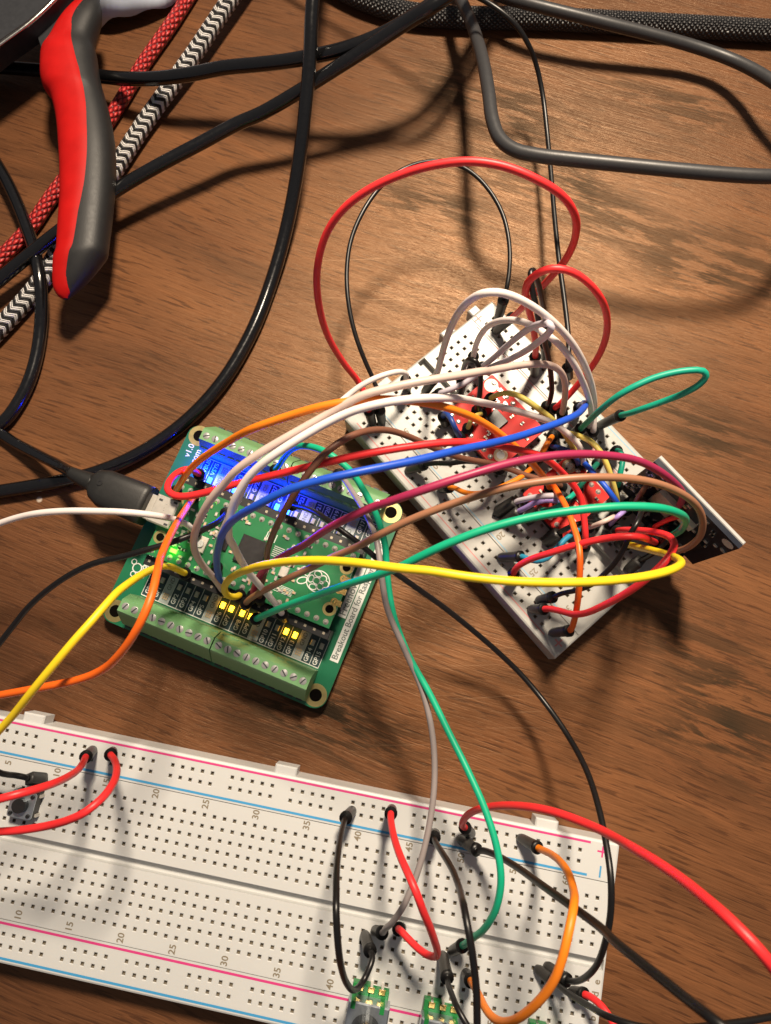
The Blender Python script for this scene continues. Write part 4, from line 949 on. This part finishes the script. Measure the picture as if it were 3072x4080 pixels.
for side, labs in ((-1, lab_bot), (1, lab_top)):
    ytop, ybot = (0.85+side*12.6, 0.85+side*20.4)
    ya, yb = min(ytop, ybot), max(ytop, ybot)
    base = MB(); base.box(sx_bot[0]-1.3, sx_bot[-1]+1.3, ya, yb, ZB-0.2, ZB+0.03)
    strip = base.build('label_strip', MAT['pcb_dark'], brk)
    fr = MB()
    edges = [sx_bot[0]-1.27] + [(a+c)/2 for a, c in zip(sx_bot, sx_bot[1:])] + [sx_bot[-1]+1.27]
    for e_ in edges: fr.box(e_-0.07, e_+0.07, ya, yb, ZB, ZB+0.07)
    fr.box(edges[0], edges[-1], ya-0.12, ya+0.12, ZB, ZB+0.065); fr.box(edges[0], edges[-1], yb-0.1, yb+0.1, ZB, ZB+0.065)
    fr.build('label_outline', MAT['silk_white'], strip)
    for i, lb in enumerate(labs):
        x = sx_bot[i]
        gnd = lb == 'GND'
        if gnd:
            g = MB(); g.box(x-1.16, x+1.16, ya+0.14, yb-0.14, ZB, ZB+0.055); g.build('ground_cell', MAT['silk_grey'], strip)
            text('pin_lettering', lb, 1.15, MAT['silk_ink'], strip, x, 0.85+side*14.9, ZB+0.075, math.radians(90), bold=0.03)
            link('resistor_array', RES, strip, (x, 0.85+side*18.5, ZB+0.06))
        else:
            text('pin_lettering', lb, 1.2, MAT['silk_white'], strip, x, 0.85+side*18.2, ZB+0.06, math.radians(90), bold=0.03)
            on = (side < 0 and lb in lit)
            onb = (side > 0 and lb in lit_top)
            link('indicator_light', LED_Y if on else LED_B if onb else LED_OFF, strip, (x, 0.85+side*14.85, ZB+0.05))
            if onb:
                ld = bpy.data.lights.new('indicator_glow', 'POINT'); ld.color = (0.0, 0.018, 1.0); ld.energy = 0.010 if lb in ('VBUS', 'VSYS', '3V3') else 0.0035; ld.shadow_soft_size = 0.0006
                lo = bpy.data.objects.new('indicator_glow', ld); C.objects.link(lo); lo.parent = brk; lo.location = (x*MM, (0.85+side*16.6)*MM, (ZB+2.4)*MM)
    hd = MB(); hd.box(sx_bot[0]-1.3, sx_bot[-1]+1.6, 0.85+side*11.55-1.27, 0.85+side*11.55+1.27, ZB, ZB+8.5, 0, ch=0.12)
    hdo = hd.build('pin_header', MAT['header_black'], brk)
    hm = MB(); hm.box(-0.32, 0.32, -0.32, 0.32, 0, 0.03); HM = hm.build('socket_hole', MAT['contact_metal'], mesh_only=True)
    for x in sx_bot: link('socket_hole', HM, hdo, (x, 0.85+side*11.55, ZB+8.5))

# writing along the ends of the board
g = MB(); g.box(28.75, 31.1, -16.45, 17.6, ZB-0.2, ZB+0.05); s1 = g.build('name_strip', MAT['silk_white'], brk)
text('lettering', 'Breakout Board for Raspberry Pi Pico', 1.62, MAT['silk_ink'], s1, 29.85, -15.9, ZB+0.07, math.radians(90), 'LEFT', 0.035)
g = MB(); g.box(26.3, 28.5, -5.15, 9.6, ZB-0.2, ZB+0.05); s2 = g.build('name_strip', MAT['silk_white'], brk)
text('lettering', 'Freenove', 1.9, MAT['silk_ink'], s2, 27.35, -4.6, ZB+0.07, math.radians(90), 'LEFT', 0.035)
text('lettering', 'v1.0', 1.7, MAT['silk_white'], brk, -29.6, 21.4, ZB+0.03, math.radians(90), 'CENTER', 0.03)
text('lettering', 'www.freenove.com', 1.7, MAT['silk_white'], brk, -27.2, 22.6, ZB+0.03, math.radians(90), 'RIGHT', 0.03)
text('lettering', 'FREENOVE', 1.5, MAT['silk_white'], brk, -26.4, -15.6, ZB+0.03, math.radians(90), 'LEFT', 0.03)
g = MB(); g.ring(-28.6, -13.6, 1.05, 1.35, ZB-0.1, ZB+0.05, 20)
for a in (20, 140, 260):
    a = math.radians(a); px_, py_ = -28.6+1.9*math.cos(a), -13.6+1.9*math.sin(a)
    g.ring(px_, py_, 0.55, 0.8, ZB-0.1, ZB+0.06, 12)
g.build('maker_emblem', MAT['silk_white'], brk)

# ------------------------------------------------------------------ the microcontroller board plugged into it
ZP = 15.0
pico = thing('microcontroller_board', 'small green microcontroller board with white berry emblem plugged into the breakout board', 'circuit board', (BO[0], BO[1], ZB), BA)
def pb(): return MB()
ox, oy = 1.0, 0.95
zz = ZP-ZB
b = MB(); b.box(ox-25.5, ox+25.5, oy-10.2, oy+10.2, zz-1.0, zz)
b.build('circuit_panel', MAT['pcb_green_pico'], pico)
b = MB()
for i in range(20):
    for s in (-1, 1): b.cyl(ox-24.13+2.54*i, oy+s*8.9, 0.28, -2.0, zz+0.9, 8, 0, r1=0.2)
b.build('header_pins', MAT['solder'], pico)
pad = MB(); pad.cyl(0, 0, 0.75, 0, 0.42, 10, 0, r1=0.3); PAD = pad.build('solder_joint', MAT['solder'], mesh_only=True)
for i in range(20):
    for s in (-1, 1): link('solder_joint', PAD, pico, (ox-24.13+2.54*i, oy+s*8.9, zz))
for hx, hy in ((24.75, 6.5), (24.75, -4.7), (-22.6, 6.0), (-22.6, -4.1)):
    g = MB(); g.ring(hx, hy, 1.05, 1.75, zz-0.5, zz+0.03); g.build('mounting_ring', MAT['gold_ring'], pico)
    g = MB(); g.cyl(hx, hy, 1.04, zz-0.4, zz+0.025, 16); g.build('mounting_hole', MAT['hole_shade'], pico)
# usb socket
g = MB(); g.box(-27.0, -20.9, -1.55, 5.9, zz, zz+2.6, 0, ch=0.35); us = g.build('usb_socket', MAT['steel'], pico)
for ux, uy in ((-25.6, 4.6), (-25.6, -0.2), (-21.8, 5.2), (-21.8, -0.8)):
    g = MB(); g.box(ux-0.5, ux+0.5, uy-0.28, uy+0.28, zz+2.55, zz+2.63); g.build('retention_slot', MAT['slot_dark'], us)
# processor, memory, crystal, button
g = MB(); g.box(0.8-3.6, 0.8+3.6, 1.1-3.6, 1.1+3.6, zz, zz+0.9, 0, ch=0.12); g.build('processor', MAT['chip_black'], pico)
g = MB(); g.box(-8.6, -5.4, -1.2, 2.0, zz, zz+0.7, 0, ch=0.1); g.build('memory_chip', MAT['chip_black'], pico)
g = MB(); g.box(9.4, 11.6, -1.9, 0.9, zz, zz+0.8, 0, ch=0.2); g.build('crystal', MAT['steel'], pico)
g = MB(); g.box(-13.6, -10.5, -3.9, 0.2, zz, zz+1.0, 0, ch=0.15); bt = g.build('boot_button', MAT['part_pale'], pico)
g = MB(); g.cyl(-12.05, -1.85, 1.0, zz+0.95, zz+1.5, 16); g.build('plunger', MAT['silk_white'], bt)
g = MB(); g.box(-18.6, -16.9, -6.6, -5.5, zz, zz+0.7, 0, ch=0.1); g.build('power_light', MAT['led_green_on'], pico)
ld = bpy.data.lights.new('power_glow', 'POINT'); ld.color = (0.15, 1.0, 0.03); ld.energy = 0.0005; ld.shadow_soft_size = 0.0006
lo = bpy.data.objects.new('power_glow', ld); C.objects.link(lo); lo.parent = pico; lo.location = (-17.8*MM, -6.05*MM, (zz+1.8)*MM)
smd = []
for mm_ in ('part_tan', 'part_pale', 'chip_black', 'solder'):
    q = MB(); q.box(-0.28, 0.28, -0.3, 0.3, 0, 0.35); q.box(-0.55, -0.28, -0.3, 0.3, 0, 0.33, 1); q.box(0.28, 0.55, -0.3, 0.3, 0, 0.33, 1)
    smd.append(q.build('surface_component', [MAT[mm_], MAT['solder']], mesh_only=True))
rng = random.Random(5)
for i in range(120):
    while True:
        x = rng.uniform(-20, 15); y = rng.uniform(-6.8, 8.6)
        if (x-0.8)**2 < 20 and (y-1.1)**2 < 20: continue
        if -14.4 < x < -9.8 and -4.6 < y < 1: continue
        if -9.2 < x < -4.8 and -1.8 < y < 2.6: continue
        if 8.6 < x < 12.4 and -2.6 < y < 1.6: continue
        break
    link('surface_component', smd[rng.choice((0, 0, 1, 1, 2, 3))], pico, (x, y, zz), rng.choice((0, math.pi/2)))
# fine traces
g = MB()
for i in range(6):
    g.box(2.5+i*0.5, 2.72+i*0.5, 5.4, 7.6, zz-0.1, zz+0.02); g.box(5.6, 8.4, 2.2+i*0.5, 2.4+i*0.5, zz-0.1, zz+0.02)
    g.box(9.2, 14.6, -5.6+i*0.34, -5.47+i*0.34, zz-0.1, zz+0.02)
g.build('silkscreen_lines', MAT['silk_white'], pico)
# berry emblem: outline, drupelets and leaves
def ring_path(mb, pts, w, z):
    n = len(pts)
    for i in range(n):
        a, c = Vector(pts[i]), Vector(pts[(i+1) % n])
        d = (c-a); nrm = Vector((-d.y, d.x)).normalized()*w/2
        mb.quad((a.x-nrm.x, a.y-nrm.y, z), (c.x-nrm.x, c.y-nrm.y, z), (c.x+nrm.x, c.y+nrm.y, z), (a.x+nrm.x, a.y+nrm.y, z))
g = MB()
ex, ey = 19.0, 0.6
def ell(cx, cy, rx, ry, a=0.0, k=16):
    return [(ex+cx+rx*math.cos(t_)*math.cos(a)-ry*math.sin(t_)*math.sin(a), ey+cy+rx*math.cos(t_)*math.sin(a)+ry*math.sin(t_)*math.cos(a)) for t_ in [2*math.pi*i/k for i in range(k)]]
zr = zz+0.03
for cx, cy, rx, ry, a in ((0, 0.0, .95, .85, 0), (1.35, 1.05, .9, .8, .5), (1.35, -1.05, .9, .8, -.5), (-0.3, 1.75, .95, .7, 0), (-0.3, -1.75, .95, .7, 0), (2.45, 0, .75, .85, 0), (-1.5, 0, .7, .95, 0)):
    ring_path(g, ell(cx, cy, rx, ry, a), 0.26, zr)
ring_path(g, ell(0.4, 0, 2.95, 2.75, 0, 24), 0.24, zr+0.004)
for s in (-1, 1): ring_path(g, ell(-3.4, s*1.25, 1.35, .8, -s*0.6), 0.26, zr+0.008)
g.build('berry_emblem', MAT['silk_white'], pico)
for dy in (-2.6, 0.6, 3.6):
    g = MB(); g.box(25.0, 27.0, dy-0.75, dy+0.75, zz-0.9, zz+0.05); g.ring(25.2, dy, 0.45, 1.0, zz, zz+0.06, 14); g.build('debug_pad', MAT['gold'], pico)

# ------------------------------------------------------------------ usb plug and its cord
usb = thing('usb_cable', 'black usb cable with matt plug pushed into the microcontroller board', 'cable', (BO[0], BO[1], 0), BA)
g = MB()
zc = ZP+1.3
secs = [(-44.9, 2.0, 2.2, 2.2), (-43.4, 3.9, 3.0, 2.1), (-40.6, 5.0, 3.5, 1.9), (-30.0, 5.3, 3.6, 1.9), (-28.3, 5.15, 3.4, 1.9)]
k = 24
def sup(a, e=3.2):
    c, s = math.cos(a), math.sin(a)
    return (math.copysign(abs(c)**(2/e), c), math.copysign(abs(s)**(2/e), s))
for x, hw, hh, yc in secs:
    for i in range(k):
        c, s = sup(2*math.pi*i/k); g.v.append((x, yc+hw*c, zc+hh*s))
for a in range(len(secs)-1):
    for i in range(k):
        j = (i+1) % k; g.f.append((a*k+i, a*k+j, (a+1)*k+j, (a+1)*k+i)); g.m.append(0)
g.f.append(tuple(range(k-1, -1, -1))); g.m.append(0)
g.f.append(tuple(range((len(secs)-1)*k, len(secs)*k))); g.m.append(0)
plug = g.build('plug', MAT['plug_grey'], usb, smooth=True, recalc=True)
plug.data.polygons[len(plug.data.polygons)-1].use_smooth = False
g = MB(); g.ring(-41.2, 2.6, 0.35, 0.75, zc+3.1, zc+3.62, 14); g.cyl(-41.2, 2.6, 0.34, zc+3.0, zc+3.52, 10); g.build('moulded_dimple', MAT['header_black'], plug)
g = MB(); g.box(-28.6, -26.6, -1.4, 5.3, zc-0.9, zc+1.0, 0, ch=0.2); g.build('metal_tip', MAT['steel'], usb)
inv = Matrix.Rotation(-BA, 3, 'Z')
loc_pts = [tuple(inv @ (Vector(p)-Vector((BO[0], BO[1], 0)))) for p in USB_CORD]
loc_pts = run_on(loc_pts[::-1], 1.55)[::-1]
loc_pts[-1:] = [(-50.5, 2.4, zc-0.6), (-44.0, 2.1, zc)]
tube('cord', spline(loc_pts), 1.55, MAT['cable_black'], usb)
rel = spline([(-51.5, 2.5, zc-0.8), (-48, 2.2, zc-0.2), (-44, 2.1, zc)], 0.6)
tube('strain_relief', rel, [1.6+1.0*i/(len(rel)-1) for i in range(len(rel))], MAT['plug_grey'], usb, k=14)

# ------------------------------------------------------------------ modules on the small breadboard
def local_thing(name, label, cat, x, y, z=8.5, group=None):
    c, s = math.cos(math.radians(SM_A)), math.sin(math.radians(SM_A))
    return thing(name, label, cat, (SM_O[0]+c*x-s*y, SM_O[1]+s*x+c*y, z), math.radians(SM_A), group)
def sensor_board(label, x0, x1, y0, y1, holes, seed, tilt=0.0):
    w_, h_ = x1-x0, y1-y0
    r = local_thing('sensor_board', label, 'circuit board', (x0+x1)/2, (y0+y1)/2)
    b = MB(); b.prism(rounded(-w_/2, w_/2, -h_/2, h_/2, 0.5, 2), 2.6, 4.2); b.build('circuit_panel', MAT['pcb_red'], r)
    for hx, hy in holes:
        g = MB(); g.ring(hx, hy, 1.15, 1.9, 2.7, 4.26, 18); g.build('mounting_ring', MAT['part_tan'], r)
        g = MB(); g.cyl(hx, hy, 1.13, 2.8, 4.24, 14); g.build('mounting_hole', MAT['silk_white'], r)
    g = MB(); g.box(-w_/2+0.4, w_/2-0.4, -h_/2+0.1, -h_/2+2.5, 0, 2.6, 0, ch=0.1); g.build('pin_header', MAT['header_black'], r)
    n = int((w_-1)/2.54)
    for i in range(n):
        link('solder_joint', PAD, r, (-w_/2+1.6+2.54*i, -h_/2+1.3, 4.2))
    q = random.Random(seed)
    g = MB(); g.box(-2.4, 2.4, -1.6, 2.6, 4.2, 5.1, 0, ch=0.12); g.build('chip', MAT['chip_black'], r)
    for i in range(34):
        link('surface_component', smd[q.choice((0, 1, 2, 3))], r, (q.uniform(-w_/2+1.2, w_/2-1.2), q.uniform(-h_/2+3.4, h_/2-1.2), 4.2), q.choice((0, math.pi/2)))
    for i in range(5):
        link('solder_joint', PAD, r, (-w_/2+2.2+2.54*i, h_/2-1.4, 4.2))
    return r
sensor_board('red sensor board with round mounting hole under the white arches', 14.2, 35.0, 7.4, 24.6, [(-8.2, 6.2), (7.9, -5.0)], 3)
sensor_board('red sensor board nearer the display module, its glossy end showing', 44.0, 59.3, 8.2, 25.0, [(-5.2, 6.0)], 8)
# upright display module, its back to the camera
dis = local_thing('display_module', 'upright black display module with white front panel at the end of the small breadboard', 'display', 72.6, 29.1)
g = MB(); g.box(-13.2, 13.2, 0, 1.2, 3.0, 28.3); g.build('circuit_panel', MAT['pcb_black'], dis)
g = MB(); g.box(-13.2, 13.2, 1.25, 2.2, 4.0, 28.5, 0, ch=0.2); g.build('front_panel', MAT['panel_white'], dis)
g = MB(); g.box(-10.2, 10.2, -0.9, 1.6, 0.0, 2.98, 0, ch=0.1); g.build('pin_header', MAT['header_black'], dis)
g = MB()
for i in range(8): g.box(-9.2+2.54*i, -8.6+2.54*i, -0.65, 0.0, 3.0, 5.5)
g.build('header_pins', MAT['solder'], dis)
for i in range(8):
    so = link('solder_joint', PAD, dis, (-8.9+2.54*i, -0.02, 4.6)); so.rotation_euler = (math.radians(90), 0, 0)
g = MB(); g.box(-7.0, -1.0, -1.4, 0, 14, 22, 0); g.build('card_slot', MAT['steel'], dis)
g = MB(); g.box(2.5, 9.5, -1.0, 0, 9, 17, 0); g.build('driver_chip', MAT['chip_black'], dis)
g = MB(); g.box(0.5, 4.5, -1.3, 0, 18, 21, 0); g.build('regulator', MAT['part_pale'], dis)
for hx in (-11.2, 11.2):
    g = MB(); g.cyl(0, 0, 1.5, 0, 0.1, 18); so = g.build('mounting_pad', MAT['part_pale'], dis); so.location = (hx*MM, -0.02*MM, 26.0*MM); so.rotation_euler = (math.radians(90), 0, 0)
q = random.Random(21)
for i in range(60):
    so = link('surface_component', smd[q.choice((0, 1, 2, 3))], dis, (q.uniform(-12.5, 12.5), -0.02, q.uniform(6, 27.5))); so.rotation_euler = (math.radians(90), 0, 0)

# ------------------------------------------------------------------ small parts on the large breadboard
def big_thing(name, label, cat, x, y, group=None, turn=0.0):
    c, s = math.cos(math.radians(BIG_A)), math.sin(math.radians(BIG_A))
    return thing(name, label, cat, (BIG_O[0]+c*x-s*y, BIG_O[1]+s*x+c*y, 8.5), math.radians(BIG_A)+turn, group)
btn = big_thing('push_button', 'square push button with round black cap near the left edge of the large breadboard', 'button', 20.2, -5.4)
g = MB(); g.box(-3.0, 3.0, -3.0, 3.0, 0, 3.1, 0, ch=0.1); g.build('base', MAT['header_black'], btn)
g = MB(); g.prism(rounded(-3.05, 3.05, -3.05, 3.05, 0.6, 3), 3.1, 3.5); g.build('cover_plate', MAT['button_plate'], btn)
g = MB(); g.cyl(0, 0, 1.75, 3.5, 5.1, 24, 0, r1=1.68); g.build('cap', MAT['header_black'], btn, recalc=True)
for x in (-2.2, 2.2):
    for y in (-2.2, 2.2):
        g = MB(); g.cyl(x, y, 0.52, 3.5, 3.95, 12, 0, r1=0.4); g.build('rivet', MAT['header_black'], btn)
for x in (-3.25, 3.25):
    for y in (-2.25, 2.25):
        g = MB(); g.box(x-0.25, x+0.25, y-0.35, y+0.35, -2.0, 1.8); g.build('lead', MAT['steel'], btn)
for (x, y, lab) in ((110.9, -33.6, 'metal potentiometer with green base, left of three at the lower edge'), (127.6, -33.9, 'metal potentiometer with green base, middle of three at the lower edge'), (151.9, -33.9, 'metal potentiometer with green base, right of three, mostly cut off')):
    pt = big_thing('potentiometer', lab, 'potentiometer', x, y, 'potentiometers along the lower rail')
    g = MB(); g.box(-4.3, -0.35, 0.2, 5.9, 0.5, 2.6, 0, ch=0.15); g.build('base', MAT['pot_green'], pt)
    g = MB(); g.box(-0.25, 4.2, 0.2, 5.3, 0.5, 2.6, 0, ch=0.15); g.build('base', MAT['pot_green'], pt)
    g = MB(); g.box(-4.7, 4.7, -7.5, 3.6, 2.6, 6.6, 0, ch=0.3); g.build('metal_can', MAT['button_plate'], pt)
    for sx in (-3.6, 3.0):
        g = MB(); g.box(sx-0.5, sx+0.5, 2.2, 3.75, 1.6, 6.75, 0); g.build('clamp_tab', MAT['pot_green'], pt)
    g = MB(); g.cyl(0, -1.6, 3.3, 6.6, 11.5, 26, 0); g.build('threaded_bush', MAT['knob_dark'], pt)
    g = MB(); g.cyl(0, -1.6, 3.2, 11.0, 15.6, 32, 0, bottom=False); g.cyl(0, -1.6, 3.2, 15.6, 16.7, 32, 0, r1=2.6, bottom=False); g.cyl(0, -1.6, 2.6, 16.7, 17.2, 32, 0, r1=1.2, bottom=False); g.build('shaft', MAT['knob_dark'], pt, smooth=True)
    for dx in (-2.54, 0, 2.54):
        g = MB(); g.box(dx-0.75, dx+0.75, 4.5, 5.6, 2.6, 3.1, 0, ch=0.12); g.build('solder_lug', MAT['gold'], pt)
        g = MB(); g.box(dx-0.3, dx+0.3, 5.5, 5.9, -2.0, 2.9); g.build('lead', MAT['steel'], pt)

# ------------------------------------------------------------------ loose cables
for name, mat, d, label, path in CABLES:
    base = (path[0][0], path[0][1], 0)
    r = thing(name, label, 'cable', base, 0, 'cables lying on the table')
    path = run_on(run_on(path, d/2)[::-1], d/2)[::-1]
    tube('sheath', spline(path, 1.6), d/2, MAT[mat], r, origin=base, k=18)

# ------------------------------------------------------------------ pliers
pl = thing('pliers', 'pliers with red and black grips lying over the cables at upper left', 'pliers', (-105, 100, 0))
org = Vector((-105, 100, 0))
def grip_point(row, a, grow=0.0):
    y, l, rdg, rt, z = row
    hw = (rt-l)/2; cx = (l+rt)/2
    hh = min(6.2, hw*0.75)
    c, s = sup(a, 2.4)
    return Vector((cx + (hw+grow)*c, y, z + (hh+grow)*s)) - org
k = 28
g = MB()
rows = GRIP
# finer rows by interpolation
fine = []
for a, c in zip(rows, rows[1:]):
    for i in range(3): fine.append(tuple(a[j]+(c[j]-a[j])*i/3 for j in range(5)))
fine.append(rows[-1])
rows = fine
sm_rows = []
for i in range(len(rows)):
    a, c = rows[max(i-1, 0)], rows[min(i+1, len(rows)-1)]
    sm_rows.append(tuple(rows[i][j]*0.5+(a[j]+c[j])*0.25 for j in range(5)))
rows = sm_rows
for row in rows:
    for i in range(k): g.v.append(tuple(grip_point(row, 2*math.pi*i/k)))
for a in range(len(rows)-1):
    for i in range(k):
        j = (i+1) % k; g.f.append((a*k+i, a*k+j, (a+1)*k+j, (a+1)*k+i)); g.m.append(0)
g.f.append(tuple(range(k-1, -1, -1))); g.m.append(0); g.f.append(tuple(range((len(rows)-1)*k, len(rows)*k))); g.m.append(0)
g.build('handle_grip', MAT['grip_black'], pl, smooth=True, recalc=True)
# red inlay: from the ridge line round the left flank
g = MB(); kk = 14
for row in rows:
    y, l, rdg, rt, z = row
    hw = (rt-l)/2; cx = (l+rt)/2
    cc = max(-0.93, min(0.93, (rdg-cx)/max(hw, 0.1)))
    # angle on the superellipse whose cos part reaches cc
    a0 = math.acos(math.copysign(abs(cc)**(2.4/2), cc))
    a1 = math.radians(205)
    for i in range(kk):
        gr = 0.02 + 0.38*math.sin(math.pi*min(1, (i+0.35)/(kk-1)*1.0))**0.4
        if i in (0, kk-1): gr = -0.25
        g.v.append(tuple(grip_point(row, a0+(a1-a0)*i/(kk-1), gr)))
for a in range(len(rows)-1):
    for i in range(kk-1):
        g.f.append((a*kk+i, a*kk+i+1, (a+1)*kk+i+1, (a+1)*kk+i)); g.m.append(0)
g.build('red_inlay', MAT['grip_red'], pl, smooth=True, recalc=True)
def slab(name, pts, z0, z1, mat, ch=0.8):
    m = MB(); n = len(pts)
    cx = sum(p[0] for p in pts)/n; cy = sum(p[1] for p in pts)/n
    def rng_(d, z): return [((p[0]-cx)*(1-d)+cx-org.x, (p[1]-cy)*(1-d)+cy-org.y, z) for p in pts]
    R_ = [rng_(0, z0), rng_(0, z1-ch), rng_(0.04, z1)]
    for a, c in zip(R_, R_[1:]):
        for i in range(n):
            j = (i+1) % n; m.quad(a[i], a[j], c[j], c[i])
    m.poly(R_[-1]); m.poly(R_[0][::-1])
    return m.build(name, mat, pl, recalc=True)
slab('steel_shank', [(-101.0, 133.0), (-92.5, 150.0), (-88.0, 172.0), (-100.0, 176.0), (-103.0, 160.0), (-106.5, 147.5)], 9, 15.0, MAT['steel_dark'])
slab('second_handle', [(-128.0, 121.0), (-112.5, 136.3), (-104.2, 143.7), (-98.0, 151.3), (-89.0, 166.0), (-98.0, 176.0), (-125.0, 164.0), (-142.0, 140.0)], 13, 20.5, MAT['steel_dark'], 1.2)
tube('polished_edge', spline([(-128+105, 121.2-100, 19.6), (-112.5+105, 136.2-100, 19.7), (-104.2+105, 143.5-100, 19.8), (-98+105, 151.1-100, 19.8), (-89.3+105, 165.5-100, 19.6)], 1.5), 0.55, MAT['rod_silver'], pl, k=8)
slab('second_grip', [(-168.0, 92.0), (-150.0, 106.0), (-127.0, 120.5), (-136.0, 136.0), (-158.0, 132.0), (-176.0, 112.0)], 8, 19, MAT['grip_black'], 2.0)

# ------------------------------------------------------------------ crumpled plastic bag at the top edge
bag = thing('plastic_bag', 'crumpled pale plastic bag at the top edge behind the pliers', 'bag', (-90, 181, 0))
g = MB(); nx, ny = 26, 14
q = random.Random(4)
ph = [q.uniform(0, 6.28) for _ in range(8)]
for j in range(ny):
    for i in range(nx):
        u = i/(nx-1); v = j/(ny-1)
        x = -20 + 44*u; y = -18.0 + 34*v + 8.0*(u-0.35)**2*3 - 3
        z = 2.0 + 13*math.sin(math.pi*min(1, v*1.25+0.02))**0.7*(0.5+0.5*math.sin(math.pi*u)) + 1.3*math.sin(11*u+ph[0]+4*v) + 1.1*math.sin(17*v+ph[1]-6*u) + 0.8*math.sin(23*u+9*v+ph[2])
        g.v.append((x, y, max(0.3, z)))
for j in range(ny-1):
    for i in range(nx-1):
        g.f.append((j*nx+i, j*nx+i+1, (j+1)*nx+i+1, (j+1)*nx+i)); g.m.append(0)
fo = g.build('film', MAT['bag_film'], bag, smooth=True)
sol = fo.modifiers.new('thickness', 'SOLIDIFY'); sol.thickness = 0.0002

# ------------------------------------------------------------------ jumper wires
def add_boot(parent, base, pos, square=False):
    a, c = Vector(base), Vector(pos)
    O_ = Vector((parent.location.x/MM, parent.location.y/MM, parent.location.z/MM))
    d = (c-a); L = d.length; d = d.normalized()
    path = [a+d*0.2, a+d*0.8, a+d*1.4, a+d*(L*0.55), a+d*(L-0.5), a+d*(L-0.12), a+d*L, a+d*(L-0.6)]
    if square:
        rr = [1.55, 1.78, 1.8, 1.8, 1.8, 1.75, 1.2, 1.0]
        return tube('plug_housing', path, rr, MAT['boot_black_lit'], parent, origin=O_, k=4)
    rr = [0.85, 1.1, 1.22, 1.3, 1.42, 1.4, 1.2, 1.0]
    ho = tube('plug_housing', path, rr, MAT['boot_black_lit'], parent, origin=O_, k=14)
    tube('collar', [a+d*(L-1.1), a+d*(L-1.0), a+d*(L+0.05), a+d*(L+0.15), a+d*(L-0.1)], [1.44, 1.53, 1.53, 1.36, 1.02], MAT['collar_black'], ho, origin=O_, k=14)
    tube('pin', [a-Vector((0, 0, 2.2)), a+d*0.6], 0.3, MAT['solder'], parent, origin=O_, k=6)
    return ho
for col, d, label, group, b0, path, b1 in WIRES:
    first = b0[0] if b0 else path[0]
    r = thing('jumper_wire', label, 'wire', (first[0], first[1], 0), 0, group)
    d *= 0.84
    pts = list(path)
    def inner(b):      # the wire starts a little inside its plug
        a, c = Vector(b[0]), Vector(b[1]); dd = (c-a).normalized()
        return [tuple(c-dd*1.0), tuple(c+dd*0.6)]
    if b0: pts = inner(b0) + pts
    if b1: pts = pts + inner(b1)[::-1]
    else: pts = run_on(pts, d/2)
    if not b0: pts = run_on(pts[::-1], d/2)[::-1]
    tube('insulation', spline(pts), d/2, MAT['wire_'+col], r, origin=(first[0], first[1], 0), k=12)
    if b0: add_boot(r, *b0, square='push button' in label or 'with black plug' in label)
    if b1: add_boot(r, *b1)
